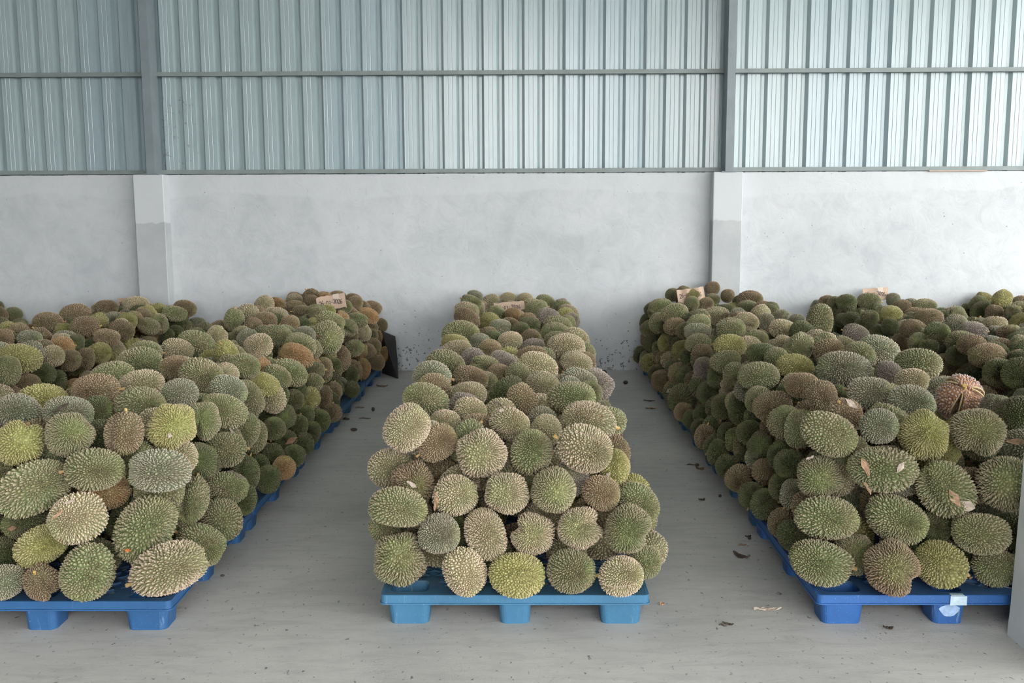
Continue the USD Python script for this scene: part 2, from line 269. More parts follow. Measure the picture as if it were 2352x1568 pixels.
tag(obj('ceiling', box(-14, 9.6, -6.0, 9.9, 5.6, 5.65), plain('roof_sheet', (.5, .53, .53), .5, .3, .05, 3)), 'metal roof of the shed above the view', 'roof', kind='structure')
tag(obj('wall_left', box(-14.2, -14, -6, 9.9, 0, 5.6), PLASTER), 'far left end wall of the shed', 'wall', kind='structure')
tag(obj('wall_front', box(-14, -2.6, -6.2, -6.0, 0, 5.6), PLASTER), 'front wall of the shed left of its wide doorway', 'wall', kind='structure')
# painted column in front of the right stack
cp = [(1.797, 0), (1.803, .12), (1.815, .6), (1.815, 6.2), (2.13, 6.2), (2.13, 0)]
cm = tri(m3.CrossSection([np.array(cp)[::-1]], m3.FillRule.EvenOdd).extrude(.33)); cm.apply_transform(np.array([[1, 0, 0, 0], [0, 0, -1, 3.545], [0, 1, 0, 0], [0, 0, 0, 1.]]))
if cm.volume < 0: cm.invert()
tag(obj('column', cm, PAINT), 'pale grey painted column at the lower right corner', 'column', kind='structure')

# ------------------------------------------------------------------ pallets
KINDS = stage.CreateClassPrim('/World/kinds')
PW, PL, PH = 1.02, 1.16, 0.125
def pallet_kind(name, mt, marks=()):
    x = stage.OverridePrim(f'/World/kinds/{name}'); x = UsdGeom.Xform.Define(stage, f'/World/kinds/{name}').GetPrim()
    lx = [(.02, .19), (.445, .575), (.83, 1.0)]; ly = [(.02, .165), (.515, .645), (.995, 1.14)]
    holes = []
    for i, (a, b) in enumerate(lx):
        for j, (c, d) in enumerate(ly):
            holes.append(rrect(a+.012, b-.012, c+.014, d-.014, .028))
    def clear(px, py, mx, my):
        if not (.055 < px-mx and px+mx < PW-.055 and .055 < py-my and py+my < PL-.055): return False
        return all(px+mx < a-.004 or px-mx > b+.004 or py+my < c-.004 or py-my > d+.004 for a, b in lx for c, d in ly)
    for r in range(40):
        for q in range(30):
            px, py = .06+q*.082+(r % 2)*.041, .06+r*.036
            for s in (1.0, .55):
                if clear(px, py, .033*s, .029*s):
                    holes.append([(px-.033*s, py), (px, py-.029*s), (px+.033*s, py), (px, py+.029*s)]); break
    deck = prism([rrect(.010, PW-.010, .010, PL-.010, .014)]+[h[::-1] for h in holes], .012).translate((0, 0, PH-.012))
    obj('deck', tri(deck), DECKS[name.split('_')[1]], x)
    rim = prism([rrect(0, PW, 0, PL, .02), rrect(.012, PW-.012, .012, PL-.012, .012)[::-1]], .036).translate((0, 0, PH-.0355))
    bead = prism([rrect(-.004, PW+.004, -.004, PL+.004, .022), rrect(.0, PW, 0, PL, .02)[::-1]], .005).translate((0, 0, PH-.036))
    obj('rim', join([rim, bead]), mt, x)
    ribs = []
    for q in np.linspace(.1, PW-.1, 9): ribs.append(box(q-.003, q+.003, .012, PL-.012, PH-.032, PH-.012))
    for q in np.linspace(.1, PL-.1, 10): ribs.append(box(.012, PW-.012, q-.003, q+.003, PH-.030, PH-.012))
    hm = m3.Manifold.batch_boolean([prism([rrect(a, b, c, d, .03)], .2) for a, b in lx for c, d in ly], m3.OpType.Add)
    obj('ribs', tri(m3.Manifold.batch_boolean(ribs, m3.OpType.Add) - hm), mt, x)
    for a, b in lx:
        for c, d in ly:
            cx, cy, w, l = (a+b)/2, (c+d)/2, b-a, d-c
            o = m3.CrossSection([rrect(-w/2, w/2, -l/2, l/2, .032)]).extrude(PH-.012, 0, 0, (1.0, 1.0))
            def cup(w, l, h, z0, sx):
                return m3.CrossSection([rrect(-w/2*sx, w/2*sx, -l/2*sx, l/2*sx, .03*sx)]).extrude(h, 0, 0, (1/sx, 1/sx)).translate((0, 0, z0))
            leg = cup(w, l, PH-.012, 0, .87) - cup(w-.012, l-.012, PH, .008, .85)
            obj('leg', tri(leg.translate((cx, cy, 0))), mt, x)
    for nm, mm, mtx, lab in marks:
        o = obj(nm, mm, mtx, x); o.SetCustomDataByKey('label', lab)
    return x
pallet_kind('pallet_steel', BLUES['steel']); pallet_kind('pallet_navy', BLUES['navy']); pallet_kind('pallet_royal', BLUES['royal']); pallet_kind('pallet_teal', BLUES['teal'])
tape = m3.Manifold.cube((.062, .002, .036)).translate((.497, -.006, PH-.037)) + m3.Manifold.cube((.05, .02, .0015)).translate((.50, -.004, PH))
spray = m3.Manifold.batch_hull([m3.Manifold.sphere(.001, 6).translate((.508+.036*math.cos(t)*(1+.2*math.sin(3*t)), .0925-.065*(.87+.13*(.055+.024*math.sin(t))/.113)-.0079, .055+.024*math.sin(t))) for t in np.linspace(0, 6.1, 16)])
pallet_kind('pallet_royal_marked', BLUES['royal'], [('tape_patch', tri(tape), WHITE, 'torn white tape on the front lip'), ('paint_smudge', tri(spray), SPRAY, 'whitish paint smudge on the middle front leg')])
otape = box(1.0, 1.024, .30, .325, PH-.03, PH+.002) + box(.99, 1.022, .30, .325, PH, PH+.02)
pallet_kind('pallet_navy_taped', BLUES['navy'], [('tape_tab', tri(otape), ORANGE, 'small orange tape tab on the side lip')])

# rows: name, left edge x, front y, first index, kinds of pallet
ROWS = {'M': ('middle', -.545, 3.61), 'L': ('left', -2.345, 3.55), 'R': ('right', 1.11, 3.61), 'A': ('second left', -4.02, 3.55), 'B': ('second right', 2.70, 3.61), 'Y': ('far left', -5.72, 3.55), 'Z': ('far right', 4.12, 3.61)}
ORD = ['first', 'second', 'third', 'fourth', 'fifth', 'sixth', 'seventh', 'eighth', 'ninth', 'tenth', 'eleventh', 'twelfth', 'thirteenth', 'fourteenth', 'fifteenth', 'sixteenth', 'seventeenth', 'eighteenth', 'nineteenth', 'twentieth'] + [f'{n}th' for n in range(21, 60)]
PAL = {'M': ['steel']*5, 'L': ['navy_taped', 'navy', 'navy', 'teal', 'navy'], 'R': ['royal_marked', 'teal', 'teal', 'teal', 'teal'], 'A': ['navy']*5, 'B': ['teal']*5, 'Y': ['navy']*5, 'Z': ['teal']*5}
PDESC = {'steel': 'steel-blue', 'navy': 'navy-blue', 'navy_taped': 'navy-blue', 'teal': 'dull blue', 'royal_marked': 'royal-blue'}
POS = ['frontmost', 'second', 'third', 'fourth', 'rearmost']
for rk, (rn, xl, yf) in ROWS.items():
    for i in range(5):
        p = xform('pallet', (xl+.004*math.sin(i*2.3), yf+i*1.1655, 0))
        p.GetReferences().AddInternalReference(f'/World/kinds/pallet_{PAL[rk][i]}'); p.SetInstanceable(True)
        ex = ', torn white tape' if 'marked' in PAL[rk][i] else ''
        tag(p, f'{PDESC[PAL[rk][i]]} plastic pallet under the {rn} durian pile, {POS[i]} of row{ex}', 'pallet', 'blue pallets under the durian piles')

# ------------------------------------------------------------------ durian kinds
def durian_mesh(seed, elong=1.2, taper=.08, lobe=.10, nsp=620, sh=.16, cleft=0.0, splits=()):
    g = np.random.default_rng(seed)
    i = np.arange(nsp)+.5; ph = np.arccos(1-2*i/nsp); th = np.pi*(1+5**.5)*i
    p = np.c_[np.cos(th)*np.sin(ph), np.sin(th)*np.sin(ph), np.cos(ph)]+g.normal(0, .035, (nsp, 3)); p /= np.linalg.norm(p, axis=1, keepdims=True)
    p[:, 2] -= .20*(1-p[:, 2]**2); p /= np.linalg.norm(p, axis=1, keepdims=True)
    sv = SphericalVoronoi(p); sv.sort_vertices_of_regions()
    la = np.cumsum(g.uniform(.75, 1.25, 5)); la = la/la[-1]*2*np.pi+g.uniform(0, 6); am = lobe*g.uniform(.35, 1.5, 5)
    bend = g.normal(0, .07, 2); bump = g.normal(size=(3, 3)); bump /= np.linalg.norm(bump, axis=1, keepdims=True); ba = g.uniform(-.12, .17, 3)
    def R(u):
        r = 1/np.sqrt(u[:, 0]**2+u[:, 1]**2+(u[:, 2]/elong)**2)
        a = np.arctan2(u[:, 1], u[:, 0]); m = 1+taper*u[:, 2]
        s = np.sqrt(np.clip(1-u[:, 2]**2, 0, 1))
        for A, l in zip(am, la):
            d = (a-l+np.pi) % (2*np.pi)-np.pi; m = m+A*s*np.exp(-(d/.5)**2)
        if cleft:
            d = (a-la[0]-.6+np.pi) % (2*np.pi)-np.pi; m = m-cleft*s*np.exp(-(d/.28)**2)
        for l in splits:
            d = (a-l+np.pi) % (2*np.pi)-np.pi; m = m-.62*np.clip(s*1.6, 0, 1)*np.exp(-np.abs(d/.17)**3)
        for B, b in zip(ba, bump): m = m+B*np.exp(-2.2*(1-u@b))
        return r*m
    def P(u):
        q = u*R(u)[:, None]; q = q.copy(); z = q[:, 2]/elong
        q[:, 0] += bend[0]*(z**2-.3); q[:, 1] += bend[1]*(z**2-.3); return q
    V = P(sv.vertices)
    C = P(p); e = np.array([1, 1, 1/elong**2]); N = C*e; N /= np.linalg.norm(N, axis=1, keepdims=True)
    ln = g.normal(0, .16, (nsp, 3)); N = N+ln*.5; N /= np.linalg.norm(N, axis=1, keepdims=True)
    hh = sh*g.uniform(.78, 1.2, nsp)*(1-.45*np.clip(np.abs(p[:, 2])-.72, 0, 1)/.28)
    verts = [V]; tint = [np.c_[np.zeros(len(V)), np.full(len(V), .5)]]; F = []; base = len(V)
    for k, reg in enumerate(sv.regions):
        n = len(reg); rv = V[reg]; rr = g.uniform()
        mid = C[k]+(rv-C[k])*.50+N[k]*hh[k]*.38
        verts += [mid, (C[k]+N[k]*hh[k])[None]]; tint += [np.c_[np.full(n, .45), np.full(n, rr)], [[1., rr]]]
        for a in range(n):
            b = (a+1) % n
            F += [[reg[a], reg[b], base+b], [reg[a], base+b, base+a], [base+a, base+b, base+n]]
        base += n+1
    v = np.vstack(verts); F = np.array(F); t = np.vstack(tint)
    c = np.cross(v[F[:, 1]]-v[F[:, 0]], v[F[:, 2]]-v[F[:, 0]]); flip = (c*v[F].mean(1)).sum(1) < 0
    F[flip] = F[flip][:, ::-1]
    lo, hi = v.min(0), v.max(0); s = 2/np.array([(hi-lo)[:2].mean()]*2+[hi[2]-lo[2]])
    off = (lo+hi)/2; v = (v-off)*s
    pole = (P(np.array([[0, 0, 1.]]))[0]-off)*s
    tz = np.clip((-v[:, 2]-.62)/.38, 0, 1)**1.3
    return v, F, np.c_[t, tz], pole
def durian_kind(name, seed, tone, stem=True, **kw):
    x = UsdGeom.Xform.Define(stage, f'/World/kinds/{name}').GetPrim()
    v, F, t, pole = durian_mesh(seed, **kw)
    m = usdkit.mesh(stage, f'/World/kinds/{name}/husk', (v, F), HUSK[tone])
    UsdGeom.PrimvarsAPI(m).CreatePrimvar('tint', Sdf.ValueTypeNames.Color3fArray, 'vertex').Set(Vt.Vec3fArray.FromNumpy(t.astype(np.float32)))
    if stem:
        g = np.random.default_rng(seed+5); L = g.uniform(.12, .22); b = g.normal(0, .06, 2)
        pts = [pole+[0, 0, -.06], pole+[b[0]*.3, b[1]*.3, L*.5], pole+[b[0], b[1], L*.92], pole+[b[0], b[1], L]]
        s = usdkit.mesh(stage, f'/World/kinds/{name}/stem', tube(pts, [.085, .07, .092, .085], 9), STEM if seed % 3 else STEM_CUT, smooth=50).GetPrim()
        s.SetCustomDataByKey('label', 'short woody stem stub')
    return name
COUNT = {'t': 8, 'g': 9, 'd': 7, 'y': 3, 'b': 6, 'k': 4, 'o': 3, 'p': 2}
KN = {}; ELONG = {}
sd = 100
for tone, n in COUNT.items():
    for i in range(n):
        sd += 1; g = np.random.default_rng(sd*3)
        nm = f'durian_kind_{tone}{i}'
        kw = dict(elong=g.uniform(1.08, 1.38), taper=g.uniform(-.10, .20), lobe=g.uniform(.08, .26), nsp=int(g.uniform(1050, 1750)), sh=g.uniform(.115, .155), cleft=(g.uniform(.2, .36) if i % 3 == 1 else g.uniform(0, .08)))
        durian_kind(nm, sd, tone, stem=(i % 4 == 0), **kw); KN.setdefault(tone, []).append(nm)

SPL = (.35, 2.35, 4.3)
durian_kind('durian_kind_split', 900, 'r', True, elong=1.05, taper=0, lobe=.04, nsp=900, sh=.10, splits=SPL)
def meridian(a, r, z0, z1, n=22):
    t = np.linspace(z0, z1, n); return np.c_[np.cos(a)*np.cos(t)*r, np.sin(a)*np.cos(t)*r, np.sin(t)*r]
edges = []
for l in SPL:
    for sgn in (-1, 1): edges.append(tube(meridian(l+sgn*.17, .90, .1, 1.25)+np.array([0, 0, .02]), .035, 6))
usdkit.mesh(stage, '/World/kinds/durian_kind_split/rind_edge', join(edges), RIND).GetPrim().SetCustomDataByKey('label', 'pale torn rind edges along the splits')
KN['r'] = ['durian_kind_split']
# ------------------------------------------------------------------ where the durians lie.  x y a b angle tone[flags]; measured on the photograph, placed on the surface of each pile
DATA = {'M': '''928 1283 66 62 0 ge;1059 1322 58 50 -60 t;1192 1320 66 50 0 y;1317 1316 56 55 0 g;1434 1328 53 49 0 t;1470 1282 32 34 0 gh;925 1170 70 48 -10 g;890 1222 24 24 0 gh;1006 1238 49 48 0 k;1055 1227 24 34 90 dh
1118 1240 64 47 -70 t;1218 1221 54 52 0 te;1323 1218 52 51 0 te;1432 1221 57 55 90 ge;1458 1163 56 46 -45 gh;908 1074 58 50 10 th;955 1112 57 50 0 be;1052 1146 53 49 20 t;1160 1141 53 49 0 te;1270 1138 55 53 0 ge
1373 1142 46 41 -15 b;1412 1076 46 34 90 yh;943 988 59 50 50 t;1010 1028 50 41 30 b;1104 1055 66 54 10 te;1224 1050 55 53 80 g;1344 1042 67 58 -20 t;1032 977 28 24 0 th;1096 982 43 32 0 bh;1172 976 53 37 -15 t
1246 991 34 22 -35 th;1350 970 66 44 -10 t;1247 966 34 24 -25 kh;984 922 58 40 -25 g;1002 890 42 26 -15 b;996 868 48 26 -5 k;1024 844 50 30 -20 g;1084 874 43 27 -15 b;1080 910 42 32 -10 t;1080 945 40 30 -15 t
1150 950 38 22 -10 th;1163 895 42 30 25 d;1198 922 50 36 -25 bs;1252 890 42 32 -20 t;1240 848 50 28 -20 t;1215 822 38 24 10 b;1187 862 30 21 -25 g;1143 866 32 17 -10 bh;1116 842 38 25 -25 g;1085 824 30 22 30 p
1152 834 34 19 -25 p;1130 810 30 18 -15 b;1048 812 38 24 10 t;1046 790 34 22 -15 y;1058 768 46 24 0 g;1075 738 34 26 -40 b;1072 714 30 22 -10 t;1082 698 26 18 -20 g;1091 685 20 15 -10 k;1131 694 24 19 30 t
1167 687 19 14 0 t;1207 692 20 14 -5 t;1249 698 26 18 -25 g;1230 714 28 16 10 g;1260 727 30 20 -15 p;1178 726 16 14 0 o;1143 720 22 18 -30 g;1126 741 25 22 -20 y;1150 759 26 15 0 k;1172 747 26 16 -20 b
1212 737 22 12 10 b;1222 752 26 16 -5 d;1276 752 36 22 -10 g;1270 768 34 16 -5 g;1132 780 17 14 0 d;1103 788 25 20 -10 k;1172 784 30 19 10 t;1218 776 24 14 10 b;1224 800 30 20 10 p;1276 786 30 15 0 g
1296 806 46 24 0 t;1320 838 38 28 -15 t;1330 880 44 26 -25 k;1300 892 30 17 5 kh;1352 905 30 22 90 gh;1308 925 58 30 0 g;1125 768 14 12 0 bh;1195 765 16 12 0 dh''',
'L': '''375 1320 90 62 15 t;212 1325 68 62 70 g;112 1338 46 42 -60 bs;20 1330 50 42 0 k;15 1262 40 38 0 dh;108 1252 62 46 20 y;190 1200 66 56 15 t;325 1213 84 64 55 g;50 1205 58 34 10 dh;82 1130 84 58 20 g
221 1093 67 53 -5 g;359 1090 74 50 -5 k;428 1155 62 44 75 g;450 1258 58 46 -30 g;500 1213 52 48 -60 g;550 1185 38 32 80 dh;512 1125 50 39 -10 g;55 1018 55 53 0 ye;163 1010 56 53 0 ge;277 1005 52 45 80 b
386 988 62 53 -20 ye;452 972 48 45 -20 ge;505 946 60 39 -25 g;450 1058 46 39 -10 de;510 1038 47 45 0 g;555 995 44 34 70 g;585 1000 45 30 80 gh;562 1090 45 34 80 d;598 1068 28 20 80 dh;45 950 54 30 -5 k
108 925 60 27 -5 yh;150 955 56 33 -10 k;215 908 56 25 0 b;228 946 36 30 0 dh;320 930 58 37 -10 g;325 888 54 27 10 t;250 875 54 25 15 g;318 840 56 32 10 g;342 808 40 23 -5 gh;400 806 38 25 -20 t
448 797 44 26 -15 g;405 852 36 30 0 b;462 865 56 37 -20 g;523 897 46 33 -25 k;412 912 44 25 0 k;525 815 38 27 10 ys;595 802 34 31 20 t;558 848 40 25 -15 g;525 858 26 16 -30 th;596 878 48 27 -25 y
635 872 36 27 -30 g;655 855 54 32 -20 g;675 822 50 29 -25 o;688 796 50 26 -20 g;572 912 46 33 -60 g;614 908 44 33 -60 t;636 778 36 25 -20 g;748 782 44 37 -40 ge;757 742 34 21 -25 g;666 750 22 18 0 b
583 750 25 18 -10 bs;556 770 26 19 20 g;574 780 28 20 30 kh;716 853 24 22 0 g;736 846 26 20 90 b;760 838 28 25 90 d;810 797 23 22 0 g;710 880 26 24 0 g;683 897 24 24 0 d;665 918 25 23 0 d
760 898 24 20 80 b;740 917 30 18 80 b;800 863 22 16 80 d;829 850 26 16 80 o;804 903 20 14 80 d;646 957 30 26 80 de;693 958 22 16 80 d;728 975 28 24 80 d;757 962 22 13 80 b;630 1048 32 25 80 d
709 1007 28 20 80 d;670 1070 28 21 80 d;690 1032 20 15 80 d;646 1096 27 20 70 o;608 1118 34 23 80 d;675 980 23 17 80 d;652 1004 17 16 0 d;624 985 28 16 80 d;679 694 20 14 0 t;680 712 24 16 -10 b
773 684 22 14 0 b;793 710 21 16 20 g;840 725 28 19 -20 o;815 699 18 11 0 b;853 708 22 16 -20 b;815 737 28 15 -10 g;793 752 26 20 -30 g;826 758 22 18 -60 t;749 718 17 11 0 y;715 699 18 12 0 b
887 783 16 11 90 o;884 824 18 15 90 o;865 845 19 13 80 b;851 770 16 13 80 g;868 772 18 11 80 o;874 750 13 10 80 b;700 770 26 16 -10 k;730 722 22 14 0 g;612 742 26 15 -10 b;640 730 24 14 -20 t''',
'R': '''1897 1290 75 56 -5 g;2034 1292 66 60 -60 be;2160 1283 62 55 -20 y;2273 1308 54 46 0 g;1900 1188 79 51 0 g;2068 1197 74 55 -20 g;2242 1220 66 53 0 g;2330 1205 46 40 90 dh;2150 1200 24 20 90 dh;1892 1090 58 49 0 ge
2031 1087 84 55 0 g;2185 1122 70 60 -50 g;2295 1105 68 62 0 ge;1917 998 68 52 -20 g;1848 985 48 36 90 gh;2023 990 44 43 0 k;2128 1012 58 57 0 ye;2242 1003 61 57 0 ge;2335 1030 46 40 0 k;2280 950 42 31 90 kh;2204 920 58 56 0 rx
2088 932 56 35 -10 k;1998 915 50 42 0 k;1889 917 48 29 0 bs;1944 859 66 43 -5 k;1842 887 40 30 5 b;2015 813 50 29 -20 k;2102 844 54 31 0 g;2090 885 38 23 5 t;2030 862 30 24 -10 p;1900 812 36 31 10 b
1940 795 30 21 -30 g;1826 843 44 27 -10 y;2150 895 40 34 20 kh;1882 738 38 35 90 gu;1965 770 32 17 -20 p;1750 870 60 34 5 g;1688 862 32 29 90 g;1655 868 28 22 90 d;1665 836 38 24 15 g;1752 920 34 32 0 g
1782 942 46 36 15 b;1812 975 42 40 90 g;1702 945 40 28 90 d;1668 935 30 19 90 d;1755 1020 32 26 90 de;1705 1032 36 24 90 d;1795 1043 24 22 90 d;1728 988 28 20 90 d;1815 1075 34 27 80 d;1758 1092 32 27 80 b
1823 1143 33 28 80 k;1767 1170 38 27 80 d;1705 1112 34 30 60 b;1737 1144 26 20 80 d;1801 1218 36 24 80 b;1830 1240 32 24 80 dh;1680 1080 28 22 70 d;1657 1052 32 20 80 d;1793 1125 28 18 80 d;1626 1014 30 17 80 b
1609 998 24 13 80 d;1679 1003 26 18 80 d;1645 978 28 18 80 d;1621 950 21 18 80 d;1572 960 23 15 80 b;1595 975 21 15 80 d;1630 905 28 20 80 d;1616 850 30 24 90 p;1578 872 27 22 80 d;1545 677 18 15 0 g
1522 706 28 20 10 g;1636 685 19 15 0 g;1635 664 18 11 0 b;1552 722 33 21 15 g;1671 685 14 11 0 b;1718 692 31 13 0 b;1648 728 30 23 0 t;1718 708 25 15 0 g;1714 744 30 20 -20 t;1756 743 22 18 -15 k
1800 766 36 27 -20 t;1680 762 36 20 5 g;1602 762 38 18 0 k;1606 788 32 23 10 g;1678 796 38 23 0 y;1737 780 29 17 0 g;1752 815 36 19 0 d;1800 793 25 14 0 t;1782 824 28 17 0 g;1614 812 25 21 0 b
1555 747 27 19 15 b;1534 790 20 16 90 y;1766 715 22 13 0 g;1796 728 20 12 0 k;1828 744 19 13 0 k;1622 700 16 11 0 b;1592 702 18 13 0 g;1575 765 22 18 30 g''',
'B': '''1903 698 20 20 0 b;1921 699 21 20 90 g;1948 700 24 21 0 d;1997 695 28 19 0 g;2055 690 13 12 0 k;2076 705 21 18 0 b;2122 706 27 17 0 g;2048 725 27 22 0 y;2001 732 21 20 0 d;1935 736 15 14 0 d
2198 747 26 23 0 k;2133 734 33 15 0 b;2285 746 30 21 0 t;2045 756 20 20 90 d;2088 759 25 16 0 b;2148 767 29 16 0 d;2235 761 33 16 0 p;2074 791 25 21 80 b;2117 788 28 25 0 ge;2139 804 20 20 0 d
2240 795 34 17 0 b;2196 817 22 21 80 d;2275 822 46 23 0 b;2300 862 36 34 0 d;2340 865 40 36 80 d''',
'A': '''312 705 30 22 0 t;243 714 27 22 0 b;395 722 35 20 -10 g;424 712 28 18 -20 b;110 745 34 16 0 b;176 727 36 13 0 b;280 758 30 24 -30 b;245 774 43 21 -10 b;336 752 26 20 -25 g;45 828 50 28 -10 y
113 817 27 27 0 t;152 826 27 26 0 b;197 827 28 22 80 b;12 858 36 34 80 g;54 892 36 28 0 b;97 863 26 25 0 d;137 880 28 22 80 d;230 811 25 25 0 y;403 768 20 20 0 d;380 775 18 18 0 d
452 745 22 17 0 k;62 780 30 16 0 k;14 782 24 22 0 b;195 752 34 15 0 b'''}
RAD = .082
def planes(rk):   # centre-surface of a pile: inward-leaning faces
    _, xl, yf = ROWS[rk]; zt = {'M': .680, 'L': .715, 'R': .725, 'A': .675, 'B': .69, 'Y': .68, 'Z': .70}[rk]
    P = []
    def pl(n, p): n = np.asarray(n, float); n /= np.linalg.norm(n); P.append((n, float(n@np.asarray(p))))
    zb = PH+RAD
    pl((0, -1, .42), (0, yf+.04, zb)); pl((-1, 0, .17), (xl+.055, 0, zb)); pl((1, 0, .17), (xl+PW-.055, 0, zb)); pl((0, 0, 1), (0, 0, zt)); pl((0, 1, .1), (0, 9.355 if rk in 'AR' else 9.49, zb)); pl((0, 0, -1), (0, 0, zb))
    return np.array([p[0] for p in P]), np.array([p[1] for p in P])
def hit(N, D, d):     # first point of the ray in the pile, or the nearest one if it misses
    num, den = D-N@EYE, N@d
    t0 = max((num[i]/den[i] for i in range(len(D)) if den[i] < 0), default=0); t1 = min(num[i]/den[i] for i in range(len(D)) if den[i] > 0)
    if t0 <= t1: return t0
    ts = np.linspace(t1, t0, 60); return ts[np.argmin((EYE@N.T-D+ts[:, None]*den).max(1))]
class D: pass
items = []
for rk, s in DATA.items():
    N, Dp = planes(rk)
    for e in s.replace('\n', ';').split(';'):
        q = e.split(); o = D(); o.row = rk; o.px = (float(q[0]), float(q[1])); o.tone = q[5][0]; o.flags = q[5][1:]; o.traced = True
        d = ray(*o.px); t = hit(N, Dp, d); dep = t*(d@FW)
        a, b = float(q[2])*dep/FPX, float(q[3])*dep/FPX
        # keep fruit to natural sizes: what the picture shows smaller than that is partly hidden
        if (EYE+d*t)[2] > planes(rk)[1][3]-.03 and 'e' not in o.flags: b = max(b, .74*a)   # the lower part is hidden by the next one
        k = max(.068/b, 1.0) if b < .068 else min(1.0, .128/b); b *= k; a = max(a, b) ; a = min(a, 1.45*b, .165)
        if 'h' in o.flags: t += .12
        if 'u' in o.flags: t -= .0
        o.d = d; o.t = t; o.a = a; o.b = b; o.ang = float(q[4]); o.pos = EYE+d*t
        if 'u' in o.flags: o.pos = ony(o.px[0], o.px[1], 7.0); o.t = np.linalg.norm(o.pos-EYE)
        items.append(o)
# measured fruit slides along its line of sight until neighbours only touch
T = np.array([o.t for o in items]); DD = np.array([o.d for o in items]); R = np.array([(o.a+2*o.b)/3*.86 for o in items]); T0 = T.copy()
for it in range(120):
    Pn = EYE+DD*T[:, None]; pr = cKDTree(Pn).query_pairs(.27, output_type='ndarray')
    dv = Pn[pr[:, 0]]-Pn[pr[:, 1]]; ds = np.linalg.norm(dv, axis=1); ov = (R[pr[:, 0]]+R[pr[:, 1]])*1.02-ds; m = ov > 0; pr, ov, ds, dv = pr[m], ov[m], ds[m], dv[m]
    sg = np.sign(T[pr[:, 0]]-T[pr[:, 1]]); sg[sg == 0] = 1
    acc = np.zeros(len(T)); np.add.at(acc, pr[:, 0], sg*ov*.22); np.add.at(acc, pr[:, 1], -sg*ov*.22)
    T = np.clip(T+np.clip(acc, -.012, .012), T0-.035, T0+.12)
for o, t in zip(items, T):
    if 'u' not in o.flags: o.t = t; o.pos = EYE+o.d*t
# the rest of every pile: packed by pushing spheres apart inside the pile
PROB = {'M': 'tttttggbbkyp', 'L': 'gggggdtbkyot', 'R': 'ggggdddbbkyt', 'A': 'bbttgydko', 'B': 'dddgbbkbg', 'Y': 'gybdg', 'Z': 'bgdyb'}
tp = np.array([o.pos for o in items]); tr = np.array([(o.a+2*o.b)/3 for o in items]); tt = np.array([o.t for o in items])
tx, ty = np.array([o.px for o in items]).T; tpr = tr*FPX/tt
cards_at = [(738, 700, 8.3), (750, 697, 8.3), (762, 694, 8.3), (774, 691, 8.3), (786, 688, 8.3), (1152, 706, 8.9), (1172, 706, 8.9), (1194, 702, 8.9), (1570, 682, 8.95), (1587, 678, 8.95), (1605, 673, 8.95), (1995, 668, 9.4), (2011, 668, 9.4), (2028, 668, 9.4)]
tx = np.r_[tx, [c[0] for c in cards_at]]; ty = np.r_[ty, [c[1] for c in cards_at]]; tt = np.r_[tt, [np.linalg.norm(ony(*c)-EYE) for c in cards_at]]; tpr = np.r_[tpr, [16.0]*len(cards_at)]
for rk in ROWS:
    N, Dp = planes(rk); _, xl, yf = ROWS[rk]
    near = 7.0 if rk in 'YZ' else yf
    s = .158; g = np.stack(np.meshgrid(np.arange(xl-.1, xl+PW+.1, s), np.arange(near, 9.6, s), np.arange(PH+RAD, .80, s*.86), indexing='ij'), -1)
    g[:, :, 1::2, :2] += s/2; g = g.reshape(-1, 3)+rng.normal(0, .018, (g.size//3, 3))
    slack = (Dp-g@N.T); ok = (slack > -.03).all(1) & (np.delete(slack, [4, 5], 1).min(1) < .27)
    g = g[ok]; r = RAD*rng.uniform(.88, 1.14, len(g))
    d, j = cKDTree(tp).query(g, k=3); ok = ((d-.80*(tr[j]+r[:, None])) > 0).all(1); g, r = g[ok], r[ok]
    def unhide(g):        # nothing lies in front of fruit that the photograph shows
        x, y, z = proj(g); ds = np.linalg.norm(g-EYE, axis=1); q = np.hypot(x[:, None]-tx, y[:, None]-ty)
        return ~((q < (tpr+.35*(r*FPX/z)[:, None])) & (ds[:, None] < tt+.03)).any(1)
    k = unhide(g); g, r = g[k], r[k]
    nt = cKDTree(tp).query_ball_point(g.mean(0), 8.0); fp, fr = tp[nt], tr[nt]
    for it in range(45):
        A = np.vstack([g, fp]); RR = np.r_[r, fr]*.93; pr = cKDTree(A).query_pairs(.23, output_type='ndarray'); pr = pr[(pr < len(g)).any(1)]
        dv = A[pr[:, 0]]-A[pr[:, 1]]; ds = np.linalg.norm(dv, axis=1)+1e-9; ov = RR[pr[:, 0]]+RR[pr[:, 1]]-ds; m = ov > 0; pr, ov, ds, dv = pr[m], ov[m], ds[m], dv[m]
        n = dv/ds[:, None]*ov[:, None]*.28; acc = np.zeros_like(A); np.add.at(acc, pr[:, 0], n); np.add.at(acc, pr[:, 1], -n)
        g = g+np.clip(acc[:len(g)], -.02, .02); g[:, 2] -= .0008
        for nn, dd in zip(N, Dp):
            e = g@nn-dd; g = g-np.clip(e, 0, None)[:, None]*nn
    k = unhide(g); g, r = g[k], r[k]
    for p, rad in zip(g, r):
        o = D(); o.row = rk; o.traced = False; o.flags = ''; o.pos = p; o.b = rad*rng.uniform(.92, 1.0); o.a = o.b*rng.uniform(1.05, 1.3); o.tone = PROB[rk][rng.integers(len(PROB[rk]))]
        if rk == 'L' and p[1] > 8.0: o.tone = 'ooobbbtg'[rng.integers(8)]
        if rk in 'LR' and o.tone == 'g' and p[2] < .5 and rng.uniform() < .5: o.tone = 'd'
        items.append(o)
